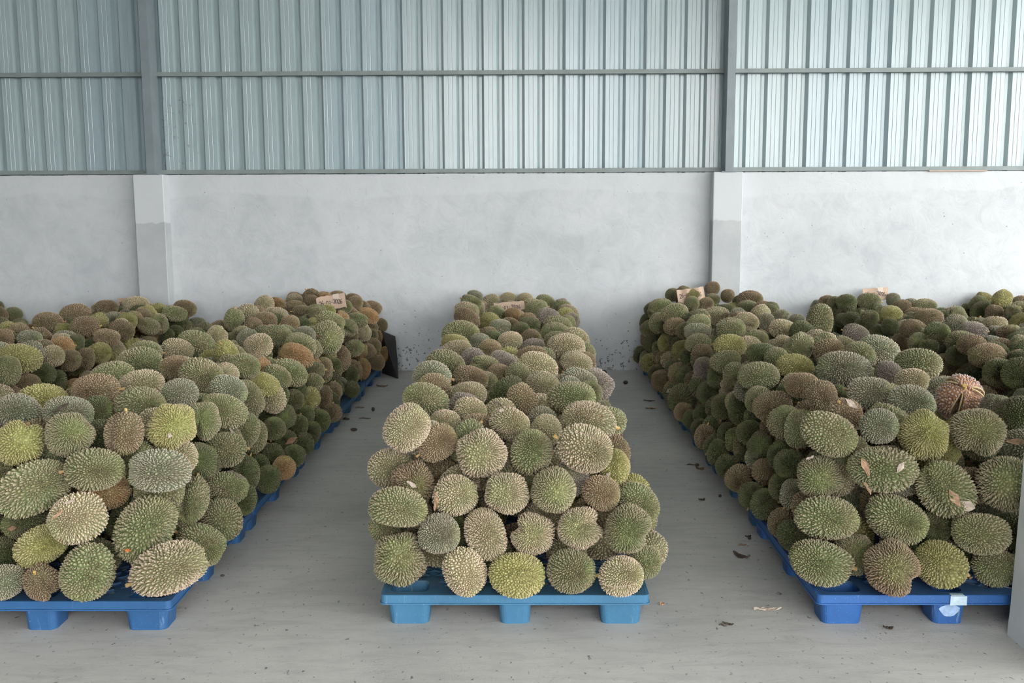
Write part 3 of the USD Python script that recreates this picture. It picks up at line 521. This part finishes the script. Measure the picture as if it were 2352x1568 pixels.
def orient(o):
    if o.traced:
        d = o.d; rr = np.cross(d, [0, 0, 1]); rr /= np.linalg.norm(rr); uu = np.cross(rr, d); th = math.radians(o.ang)
        if 'e' in o.flags: z = d+.22*(rr*rng.normal()+uu*rng.normal())          # the blunt tip faces out
        elif 'x' in o.flags: z = -d*.8+uu*.45+rr*.12
        elif 's' in o.flags: z = -d*.75+.5*(rr*rng.normal(0, .4)+uu)             # the stem faces out
        elif 'u' in o.flags: z = np.array([0, -.1, 1.])
        else: z = (rr*math.cos(th)+uu*math.sin(th))*(1 if rng.uniform() < .5 else -1)+d*rng.normal(0.12, .25)
    else: z = rng.normal(size=3)*[1, 1, .6]
    z = z/np.linalg.norm(z); x = np.cross(z, rng.normal(size=3)); x /= np.linalg.norm(x); y = np.cross(z, x)
    a, b = (o.a, o.b) if 'e' not in o.flags else (min(o.b*1.18, .125), (o.a+o.b)/2)
    if 'u' in o.flags: a = o.a*1.12
    M = np.eye(4); M[:3, 0] = x*b; M[:3, 1] = y*b; M[:3, 2] = z*a; M[:3, 3] = o.pos
    ex = np.linalg.norm(M[:3, :3], axis=1)
    o.pos = np.array([o.pos[0], min(o.pos[1], (9.435 if o.row in 'AR' else 9.575)-ex[1]), max(o.pos[2], PH+.004+ex[2])]); M[:3, 3] = o.pos
    o.M = M; o.kind = KN[o.tone][rng.integers(len(KN[o.tone]))]
for o in items: orient(o)
# neighbours are eased apart along the line between them
PP = np.array([o.pos for o in items]); P0 = PP.copy(); IV = np.array([np.linalg.inv(o.M[:3, :3]) for o in items]); EX = np.array([np.linalg.norm(o.M[:3, :3], axis=1) for o in items])
YM = np.array([9.435 if o.row in 'AR' else 9.575 for o in items])
mob = np.array([1.0 if o.traced else 1.6 for o in items])[:, None]
for it in range(110):
    pr = cKDTree(PP).query_pairs(.28, output_type='ndarray'); dv = PP[pr[:, 0]]-PP[pr[:, 1]]; ds = np.linalg.norm(dv, axis=1)+1e-9; u = dv/ds[:, None]
    ri = 1/np.linalg.norm(np.einsum('nij,nj->ni', IV[pr[:, 0]], u), axis=1); rj = 1/np.linalg.norm(np.einsum('nij,nj->ni', IV[pr[:, 1]], u), axis=1)
    ov = (ri+rj)*1.04-ds; m = ov > 0; n = u[m]*(ov[m]*.22)[:, None]; acc = np.zeros_like(PP); np.add.at(acc, pr[m, 0], n); np.add.at(acc, pr[m, 1], -n)
    PP = PP+np.clip(acc, -.008, .008)*mob
    d = PP-P0; vd = P0-EYE; vd /= np.linalg.norm(vd, axis=1, keepdims=True); al = (d*vd).sum(1, keepdims=True); la = d-al*vd; ln = np.linalg.norm(la, axis=1, keepdims=True)+1e-9
    lim = np.where(mob > 1.2, .075, .021); PP = P0+np.clip(al, -.03, .07)*vd+la*np.minimum(1, lim/ln)
    PP[:, 2] = np.maximum(PP[:, 2], PH+.004+EX[:, 2]); PP[:, 1] = np.minimum(PP[:, 1], YM-EX[:, 1])
for o, p in zip(items, PP): o.pos = p; o.M[:3, 3] = p
# which of them show: a small depth buffer of ellipsoids
SC = .25; bw, bh = int(W*SC), int(H*SC); zb = np.full((bh, bw), 1e9); ib = np.full((bh, bw), -1)
yy, xx = np.mgrid[0:bh, 0:bw]; RD = (FW*FPX)[None, None]+RT*((xx+.5)/SC-W/2)[..., None]+UP*(H/2-(yy+.5)/SC)[..., None]; RD /= np.linalg.norm(RD, axis=-1, keepdims=True)
for i, o in enumerate(items):
    x, y, z = (float(v[0]) for v in proj(o.pos)); q = max(o.a, o.b)*FPX/z*SC+2; x0, x1, y0, y1 = int(x*SC-q), int(x*SC+q)+1, int(y*SC-q), int(y*SC+q)+1
    x0, y0 = max(x0, 0), max(y0, 0); x1, y1 = min(x1, bw), min(y1, bh); o.z = z; o.sx, o.sy = x, y; o.vis = 0
    if z < .5 or x1 <= x0 or y1 <= y0: continue
    I = np.linalg.inv(o.M[:3, :3]); dd = RD[y0:y1, x0:x1]@I.T; oo = I@(EYE-o.pos); A = (dd**2).sum(-1); B = dd@oo; Cc = oo@oo-.93; disc = B*B-A*Cc
    t = np.where(disc > 0, (-B-np.sqrt(np.maximum(disc, 0)))/A, 1e9); w = t < zb[y0:y1, x0:x1]; zb[y0:y1, x0:x1][w] = t[w]; ib[y0:y1, x0:x1][w] = i
for i, n in zip(*np.unique(ib[ib >= 0], return_counts=True)): items[i].vis = int(n)
order = sorted([o for o in items if o.vis > 0], key=lambda o: -o.vis)
ind = order[:300]; rest = [o for o in items if o not in set(ind)]
# the split, rotten fruit on the front right pile is modelled by itself below
def face(o):
    N, Dp = planes(o.row); s = Dp-N@o.pos
    if 'u' in o.flags: return 'top'
    c = {'front': s[0], 'left side': s[1]+.02, 'right side': s[2]+.02, 'top': s[3]+.015}
    return min(c, key=c.get)
for o in ind: o.face = face(o)
grp = {}
for o in ind: grp.setdefault((o.row, o.face), []).append(o)
PILE = {k: v[0] for k, v in ROWS.items()}
for (rk, fc), os_ in grp.items():
    if fc == 'top':
        os_.sort(key=lambda o: o.pos[1]); rows = []; cur = []
        for o in os_:
            if cur and o.pos[1]-cur[0].pos[1] > .15: rows.append(cur); cur = []
            cur.append(o)
        rows.append(cur); 
        for n, rw in enumerate(rows):
            rw.sort(key=lambda o: o.sx)
            for m, o in enumerate(rw): o.where = f'on top of the {PILE[rk]} pile, {ORD[n]} row back, {ORD[m]} from left'
    else:
        os_.sort(key=lambda o: o.pos[2]); lay = {}
        for o in os_: lay.setdefault(int(max(0, round((o.pos[2]-PH-RAD)/.135))), []).append(o)
        keys = sorted(lay)
        for n, kk in enumerate(keys):
            L = lay[kk]; L.sort(key=(lambda o: o.sx) if fc == 'front' else (lambda o: o.pos[1]))
            tail = 'from left' if fc == 'front' else 'from front'
            for m, o in enumerate(L): o.where = f"{PILE[rk]} pile's {fc}, {ORD[n]} layer up, {ORD[m]} {tail}"
seen = set()
for o in ind:
    sz = 'large ' if o.b > .115 else ''
    lab = f'{sz}{TONE[o.tone]} durian {"in the " if not o.where.startswith("on") else ""}{o.where}'
    if 'u' in o.flags: lab = 'green durian standing upright with its stem up on top of the right pile'
    if 'x' in o.flags: lab = 'rotten orange-brown durian split open, on top of the right pile near its front'
    assert lab not in seen, lab
    seen.add(lab)
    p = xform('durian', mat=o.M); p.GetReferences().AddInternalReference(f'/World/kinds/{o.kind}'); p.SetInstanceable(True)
    tag(p, lab, 'durian', f'durians of the {PILE[o.row]} pile')
# the remaining fruit, too many to count, as one object: those that show as copies of the kinds, those buried inside as plainer lumps
heap = xform('durian_heap'); tag(heap, 'the many other durians heaped further back and deeper in the piles', 'durians', kind='stuff')
def slack(o):
    N, Dp = planes(o.row); return np.delete(Dp-N@o.pos, [4, 5]).min()
shown = [o for o in rest if o.vis > 0 or (slack(o) < .10 and True)]; sset = set(shown)
itree = cKDTree([o.pos for o in ind]); iR = np.array([(o.a+2*o.b)/3 for o in ind])
def crowded(o):
    d, j = itree.query(o.pos, k=4); return bool((d < .97*(iR[j]+(o.a+2*o.b)/3*.86)).any())
buried = [o for o in rest if o not in sset and (o.row in 'MLR' or slack(o) < .12) and not crowded(o)]
PI = UsdGeom.PointInstancer.Define(stage, '/World/durian_heap/durians')
allk = [k for v in KN.values() for k in v]; rel = PI.CreatePrototypesRel()
for k in allk:
    x = UsdGeom.Xform.Define(stage, f'/World/durian_heap/durians/{k}'); x.GetPrim().GetReferences().AddInternalReference(f'/World/kinds/{k}'); rel.AddTarget(x.GetPath())
PI.CreateProtoIndicesAttr([allk.index(o.kind) for o in shown])
PI.CreatePositionsAttr([Gf.Vec3f(*map(float, o.pos)) for o in shown])
qs, ss = [], []
for o in shown:
    A = o.M[:3, :3]; s = np.linalg.norm(A, axis=0); q = trimesh.transformations.quaternion_from_matrix(np.block([[A/s, np.zeros((3, 1))], [np.zeros((1, 3)), np.ones((1, 1))]]))
    qs.append(Gf.Quath(*map(float, q))); ss.append(Gf.Vec3f(*map(float, s)))
PI.CreateOrientationsAttr(qs); PI.CreateScalesAttr(ss)
lump = trimesh.creation.icosphere(2); lv = lump.vertices*(.93+.07*(np.arange(len(lump.vertices)) % 3 == 0))[:, None]*.86
bv = np.vstack([lv@o.M[:3, :3].T+o.pos for o in buried]); bf = np.vstack([lump.faces+i*len(lv) for i in range(len(buried))])
obj('buried_durians', (bv, bf), HUSK['d'], heap)
for o in items:
    if o.traced and o.pos[1] > 8 and __name__ == 'dbg': print(o.row, o.px, o.pos.round(2))
print('durians', len(ind), 'rest', len(shown), 'buried', len(buried), 'visible', len(order), 'smallest individual', ind[-1].vis, 'traced', sum(o.traced for o in items))

# ------------------------------------------------------------------ cards with the date
GL = {'2': [[(.05, .72), (.2, .95), (.5, 1), (.72, .82), (.6, .55), (.25, .2), (.0, .02), (.25, .1), (.8, .05)]], '6': [[(.62, 1), (.3, .75), (.08, .4), (.12, .08), (.4, 0), (.68, .15), (.66, .4), (.4, .5), (.14, .34)]],
      '0': [[(.4, 1), (.1, .75), (.05, .3), (.3, 0), (.62, .2), (.7, .65), (.45, .98), (.36, 1)]], '3': [[(.1, .9), (.4, 1), (.65, .82), (.5, .58), (.25, .52), (.6, .42), (.68, .18), (.4, 0), (.08, .08)]], '-': [[(.1, .45), (.6, .48)]]}
def smooth_line(p, k=3):
    p = np.array(p, float)
    for _ in range(k):
        q = np.empty((2*len(p), 2)); q[0::2] = .75*p+.25*np.vstack([p[1:], p[-1:]]); q[1::2] = .25*p+.75*np.vstack([p[1:], p[-1:]]); p = np.vstack([p[:1], q[:-2], p[-1:]])
    return p
def card(x, y, Y, wpx, hpx, rot, tilt, label, seed, folds=2, taped=True):
    g = np.random.default_rng(seed); c = ony(x, y, Y); dep = (c-EYE)@FW; w, h = wpx*dep/FPX, hpx*dep/FPX
    t = xform('cardboard_tag', c, (-tilt, -rot, math.degrees(math.atan2(c[0], -c[1]))*0))
    tag(t, label, 'date tag', 'cardboard date tags on the durian piles')
    n = 24; xs = np.linspace(-w/2, w/2, n); bend = .006*np.sin(xs/w*math.pi*folds+g.uniform(0, 3))+.004*np.abs(xs/w)
    jag = .004*g.normal(size=(2, n)); jag[:, 1:-1] = (jag[:, 1:-1]+jag[:, :-2]+jag[:, 2:])/3
    v, f = [], []
    for k in range(n):
        for yy_, zz in ((bend[k]-.002, -h/2+jag[0, k]), (bend[k]-.002, h/2+jag[1, k]), (bend[k]+.002, h/2+jag[1, k]), (bend[k]+.002, -h/2+jag[0, k])): v.append((xs[k], yy_, zz))
    for k in range(n-1):
        for a in range(4):
            b = (a+1) % 4; f += [[4*k+a, 4*k+b, 4*k+4+b], [4*k+a, 4*k+4+b, 4*k+4+a]]
    f += [[0, 2, 1], [0, 3, 2], [4*n-4, 4*n-3, 4*n-2], [4*n-4, 4*n-2, 4*n-1]]
    m = trimesh.Trimesh(v, f, process=False); m.fix_normals(); obj('card', m, CARD, t)
    ch = h*.34; cw = ch*.62; st = w*.80/10; ln = []; px = -w*.42
    for i, ch_ in enumerate('26-03-2026'):
        for s_ in GL[ch_]:
            p = smooth_line(s_); p = p+g.normal(0, .02, 2); X = px+i*st+p[:, 0]*cw; Z = -ch*.5+p[:, 1]*ch+.006*math.sin(i*1.3)
            Yb = np.interp(X, xs, bend)-.0030
            ln.append(tube(np.c_[X, Yb, Z], .0021, 5))
    obj('date_writing', join(ln), INK, t).SetCustomDataByKey('label', 'handwritten date 26-03-2026 in dark ink')
    if taped:
        k0 = np.linspace(w*.08, w*.30, 8); b0 = np.interp(k0, xs, bend)-.0026
        tp_ = join([box(k0[i], k0[i+1], min(b0[i], b0[i+1])-.0004, min(b0[i], b0[i+1])+.0006, h*.12, h*.5+.003) for i in range(7)]); obj('tape_strip', tp_, TAPE, t)
card(761, 694, 8.36, 67, 33, 10, 12, 'cardboard tag reading 26-03-2026 at the back of the left pile, tilted', 1)
card(1170, 705, 8.9, 70, 26, 6, 30, 'cardboard tag reading 26-03-2026 lying at the back of the middle pile', 2, 1, False)
card(1587, 677, 8.95, 63, 30, 8, 15, 'creased cardboard tag reading 26-03-2026 at the back of the right pile', 3, 5, False)
card(2011, 675, 9.44, 58, 28, 3, 8, 'cardboard tag standing against the wall behind the second right durian pile', 4)
card(289, 699, 9.42, 38, 30, 1, 6, 'half hidden cardboard tag at the back of the second left durian pile', 5, 1, False)

# ------------------------------------------------------------------ board, broom and strip by the wall
b1, b0, t1, t0 = onz(915, 869.5), onz(880, 857), ony(908, 772, 9.38), ony(878, 760, 9.44)
P4 = np.array([b0, b1, t1, t0]); nrm = np.cross(b1-b0, t0-b0); nrm /= np.linalg.norm(nrm)
hullp = np.vstack([P4, P4+nrm*.010, [(b1*.55+t1*.45)+(b1-b0)/np.linalg.norm(b1-b0)*.012]]); hullp[:, 2] = np.maximum(hullp[:, 2], .002)
bd = xform('dark_board'); tag(bd, 'dark grey board leaning on the wall behind the left pile', 'board'); obj('sheet', trimesh.convex.convex_hull(hullp), DARKB, bd)
br = xform('broom'); tag(br, 'broom with fanned dark bristles lying behind the middle pile', 'broom')
p0 = onz(1350, 852, .055); g = np.random.default_rng(4); bl = []
for i in range(110):
    u = g.uniform(); e = onz(1372+26*u+g.normal(0, 1.2), 884-5*u+g.normal(0, 1.0), .004+.012*g.uniform()); s0 = p0+g.normal(0, .008, 3)
    tt_ = np.linspace(0, 1, 5)[:, None]; bl.append(tube(s0*(1-tt_)+e*tt_+np.array([0, 0, .018])*np.sin(tt_*np.pi)*g.uniform(.2, 1), .0019, 4))
m = join(bl); m.vertices[:, 2] = np.maximum(m.vertices[:, 2], .001); obj('bristles', m, BRISTLE, br)
d0 = p0-onz(1385, 882, .01); d0[2] = 0; d0 /= np.linalg.norm(d0)
obj('binding', tube([p0-d0*.02, p0+d0*.015, p0+d0*.05], [.026, .022, .016], 10), BLACK, br); obj('handle', tube([p0+d0*.04, p0+d0*.5-np.array([0, 0, .02])], .011, 10), TWIG, br)
hn = xform('tool_handle'); tag(hn, 'black plastic handle with a hanging hole on the floor by the wall', 'handle')
ha, hb = onz(1361, 855, .02), onz(1387, 858, .02); u_ = (hb-ha)/np.linalg.norm(hb-ha)
obj('grip', tube([ha-u_*.05, ha, ha+u_*.02, (ha+hb)/2, hb-u_*.03], [.012, .019, .014, .011, .014], 10), BLACK, hn)
ring = trimesh.creation.torus(.021, .009, 20, 10); ring.apply_transform(trimesh.transformations.rotation_matrix(math.pi/2*.75, [1, 0, 0])); ring.apply_translation(hb+np.array([0, 0, .008])); obj('hanging_ring', ring, BLACK, hn)
tag(obj('wood_strip', box(3.84, 4.385, 9.575, 9.66, 1.8945, 1.9045, .002), WOODS), 'thin pale wooden strip on top of the right wall bay', 'strip')

# ------------------------------------------------------------------ dry leaves and twigs
def leaf_mesh(L, Wd, curl, seed, thick=.0012, ragged=0.0):
    g = np.random.default_rng(seed); n, k = 9, 5; t = np.linspace(0, 1, n); w = Wd/2*np.sin(np.pi*np.clip(t*.94+.03, 0, 1))**.8*(1+.18*np.sin(t*9+g.uniform(0, 6))); v = []
    for i in range(n):
        for j in range(k):
            q = (j/(k-1)-.5)*2; v.append((t[i]*L-L/2, q*w[i]*(1+ragged*g.normal()), curl*L*((t[i]-.5)**2*1.6+q*q*.16*math.cos(3*t[i]))+.0015*g.normal()))
    v = np.array(v); top = v+np.array([0, 0, thick]); f = []
    for i in range(n-1):
        for j in range(k-1):
            a = i*k+j; f += [[a, a+k+1, a+1], [a, a+k, a+k+1]]
    f = np.array(f); N_ = len(v); F = [f, f[:, ::-1]+N_]
    rim = [i*k for i in range(n)]+[(n-1)*k+j for j in range(1, k)]+[i*k+k-1 for i in range(n-2, -1, -1)]+[j for j in range(k-2, 0, -1)]
    for a, b in zip(rim, rim[1:]+rim[:1]): F.append(np.array([[a, b, b+N_], [a, b+N_, a+N_]]))
    m = trimesh.Trimesh(np.vstack([v, top]), np.vstack(F), process=False); m.fix_normals(); return m
vis_items = [o for o in items if o.vis > 0]; VI = np.array([np.linalg.inv(o.M[:3, :3]) for o in vis_items]); VP = np.array([o.pos for o in vis_items])
def surf(x, y):
    d = ray(x, y); dd = VI@d; oo = np.einsum('nij,nj->ni', VI, EYE-VP); A = (dd**2).sum(1); B = (dd*oo).sum(1); Cc = (oo**2).sum(1)-.94; disc = B*B-A*Cc
    t = np.where(disc > 0, (-B-np.sqrt(np.maximum(disc, 0)))/A, 1e9); k = int(np.argmin(t)); t = t[k]
    if t > 1e8: return None
    p = EYE+d*t; n = VI[k].T@(VI[k]@(p-VP[k])); return p, n/np.linalg.norm(n), vis_items[k], t*(d@FW)
def on_fruit(name, x, y, L, Wd, ang, mt, lab, curl=.25, tw=False):
    h = surf(x, y)
    if h is None: return
    p, n, o, dep = h; L, Wd = L*dep/FPX, Wd*dep/FPX; d = ray(x, y); rr = np.cross(d, [0, 0, 1]); rr /= np.linalg.norm(rr); uu = np.cross(rr, d)
    n = n*.6-d*.5; n /= np.linalg.norm(n); X = rr*math.cos(math.radians(ang))+uu*math.sin(math.radians(ang)); X -= n*(X@n); X /= np.linalg.norm(X); Yv = np.cross(n, X)
    M = np.eye(4); M[:3, 0], M[:3, 1], M[:3, 2], M[:3, 3] = X, Yv, n, p+n*.002
    if tw:
        m = tube([(-L/2, 0, 0), (-L/4, Wd, .004), (0, 0, .006), (L/3, -Wd, .003), (L/2, 0, .004)], Wd*.4, 6)
        t = obj('twig' if name == 'twig' else name, m, mt); 
    else: t = obj(name, leaf_mesh(L, Wd, curl, int(x*7+y)), mt)
    UsdGeom.Xformable(t).AddTransformOp().Set(Gf.Matrix4d(*[float(v_) for v_ in M.T.ravel()])); tag(t, lab, 'twig' if tw else 'leaf')
for a in [('dry_leaf', 2192, 1143, 46, 18, -55, LEAFS[3], 'brown leaf beside the torn pale leaf on the right pile front'), ('dry_leaf', 2216, 1160, 44, 26, -15, LEAFS[2], 'torn whitish dry leaf on the right pile front'),
          ('dry_leaf', 1989, 1072, 44, 15, -65, LEAFS[3], 'upper brown leaf stuck on the wide durian, right pile front'), ('dry_leaf', 2068, 1073, 30, 12, 60, LEAFS[2], 'curled whitish leaf scrap on the wide durian, right pile front'), ('dry_leaf', 1993, 1118, 36, 8, -70, LEAFS[3], 'lower narrow brown leaf on the wide durian, right pile front'),
          ('dry_leaf', 1861, 1052, 20, 8, 35, LEAFS[2], 'small pale leaf on the left edge of the right pile front'), ('dry_leaf', 1955, 928, 34, 13, -35, LEAFS[2], 'curved grey leaf near the top front of the right pile'), ('dry_leaf', 2334, 1014, 40, 14, 5, LEAFS[3], 'brown leaf on the right pile at the picture edge'),
          ('dry_leaf', 1397, 1090, 18, 8, 60, LEAFS[2], 'pale scrap on the large durian, middle pile right side'), ('dry_leaf', 946, 1112, 28, 10, -35, LEAFS[2], 'pale brown leaf scrap on the front left of the middle pile'), ('dry_leaf', 1118, 904, 22, 16, -10, LEAFS[2], 'pale ragged leaf on top of the middle pile'),
          ('dry_leaf', 1152, 943, 13, 8, 20, LEAFS[2], 'tiny whitish scrap beside the curved twig, middle pile top'), ('dry_leaf', 1003, 1150, 44, 12, 80, LEAFS[3], 'upright brown leaf edge at the middle pile front'),
          ('dry_leaf', 28, 1213, 21, 10, 10, LEAFS[1], 'oval dark brown leaf on the lower left pile front'), ('dry_leaf', 133, 1181, 30, 9, 35, LEAFS[3], 'tan folded leaf wedged in the left pile front'), ('dry_leaf', 159, 1153, 24, 7, 20, LEAFS[2], 'grey leaf above the tan folded leaf, left pile front'), ('dry_leaf', 294, 1263, 16, 8, -20, LEAFS[4], 'small pinkish brown leaf on the cleft durian, left pile'),
          ('dry_leaf', 140, 937, 40, 10, 30, LEAFS[0], 'dark withered scraps on the grey durian, left pile top'), ('dry_leaf', 390, 999, 16, 9, 70, LEAFS[2], 'pinkish scrap on the yellow-green durian, left pile front'), ('dry_leaf', 532, 990, 22, 8, -60, LEAFS[2], 'grey dried leaf at the right edge of the left pile front'), ('dry_leaf', 668, 1012, 32, 12, 25, LEAFS[1], 'brown leaf on the right flank of the left pile'), ('dry_leaf', 729, 770, 22, 6, -40, LEAFS[1], 'brown leaf near the bright green durian, left pile top'),
          ('dry_leaf', 1644, 760, 24, 7, 70, LEAFS[0], 'dark leaf on top of the right pile, upright'), ('dry_leaf', 1577, 735, 22, 7, 25, LEAFS[0], 'dark leaf on the left edge of the right pile top'), ('dry_leaf', 1537, 897, 15, 8, 45, LEAFS[2], 'pale leaf low on the left flank of the right pile')]:
    on_fruit(*a)
on_fruit('twig', 1152, 932, 40, 4, -28, TWIG, 'curved bare twig on top of the middle pile', tw=True); on_fruit('twig', 541, 1090, 40, 4, -25, TWIG, 'pale bare twig on the right edge of the left pile', tw=True); on_fruit('twig', 1990, 944, 26, 5, -45, TWIG, 'dark stub of twig on the right pile top', tw=True)
def on_floor(x, y, L, Wd, ang, mt, lab, curl=.3, kind='leaf', seed=0):
    c = onz(x, y); dep = (c-EYE)@FW; L, Wd = L*dep/FPX, Wd*dep/FPX
    if kind == 'twig': m = tube([(-L/2, 0, Wd*.5), (-L/5, Wd*.6, Wd*.8), (L/6, -Wd*.3, Wd*.6), (L/2, Wd*.4, Wd*.5)], [Wd*.3, Wd*.5, Wd*.4, Wd*.25], 6)
    elif kind == 'seed': L, Wd = L*.75, Wd*.6; m = trimesh.creation.icosphere(2); m.vertices = m.vertices*[L/2, Wd/2, Wd*.4]*(1+.18*fbm(m.vertices*2.5+seed))[:, None]
    else: m = leaf_mesh(L, Wd, curl, int(x+3*y))
    m.apply_transform(trimesh.transformations.rotation_matrix(math.radians(ang), [0, 0, 1])); m.apply_translation([c[0], c[1], -m.bounds[0][2]+.0005])
    nm = {'leaf': 'dry_leaf', 'twig': 'twig', 'seed': 'fallen_bud'}[kind]; tag(obj(nm, m, mt), lab, {'leaf': 'leaf', 'twig': 'twig', 'seed': 'bud'}[kind])
for a in [(878, 887, 26, 22, 10, LEAFS[1], 'brown leaf on the floor near the far left wall corner'), (1494, 938, 12, 26, 70, LEAFS[3], 'flat tan scrap on the floor beside the right pallets'), (1491, 921, 26, 8, -8, LEAFS[0], 'thin dark leaf above the flat tan scrap, right aisle', .1), (1608, 1077, 18, 24, 20, LEAFS[1], 'small brown leaf on the floor of the right aisle'),
          (1612, 1148, 18, 14, 30, LEAFS[0], 'dark curled leaf halfway down the right aisle'), (1703, 1279, 40, 22, -30, LEAFS[0], 'dark withered leaf cluster on the floor by the right pallet', .5), (1763, 1401, 66, 18, 8, LEAFS[2], 'pale curled strip on the floor before the right pallet', .15), (1520, 1388, 14, 14, -40, LEAFS[3], 'small tan leaf right of the middle pallet'),
          (1718, 1233, 16, 10, 20, LEAFS[0], 'tiny dark leaf right beside the right pallet leg'), (2040, 1443, 24, 16, 0, LEAFS[0], 'dark scrap under the front of the right pallet'), (1672, 1434, 26, 10, -20, LEAFS[0], 'dark leaf on the floor at the lower right'), (1385, 846, 20, 14, 5, LEAFS[0], 'dark leaf by the wall beyond the broom'), (1402, 846, 14, 10, 0, LEAFS[0], 'darker leaf by the wall right of the first one')]:
    on_floor(*a)
for a in [(813, 990, 20, 14, -10, LEAFS[0], 'brown woody bud on the floor of the left aisle'), (857, 944, 9, 18, 20, LEAFS[0], 'small dark bud on the floor in the far left aisle'), (1437, 882, 14, 16, 30, LEAFS[0], 'dark bud alone on the floor of the far right aisle'), (1601, 1071, 12, 14, 0, LEAFS[0], 'dark bud under the edge of the right pallets'), (1722, 1239, 9, 12, 0, LEAFS[0], 'round dark bud near the right pallet joint'), (1654, 1141, 9, 12, 0, LEAFS[0], 'small round bud in the middle of the right aisle'), (511, 1324, 12, 10, 0, LEAFS[0], 'dark bud on the floor beside the left pallet corner')]:
    on_floor(*a, kind='seed', seed=a[0])
for a in [(826, 937, 20, 4, 5, TWIG, 'thin twig on the floor of the far left aisle'), (838, 962, 26, 4, 0, TWIG, 'crooked twig on the floor of the left aisle'), (795, 964, 14, 6, 0, LEAFS[0], 'short dark twig beside the left pallets'), (1500, 1256, 28, 6, -25, LEAFS[0], 'dark twig on the floor right of the middle pile'), (1706, 1252, 18, 4, 10, LEAFS[1], 'reddish twig on the floor near the right pallet joint'), (1588, 1068, 20, 3, -10, LEAFS[0], 'thin curved twig in the right aisle'), (1660, 1437, 18, 4, -25, LEAFS[0], 'short twig at the lower right of the floor')]:
    on_floor(*a, kind='twig')
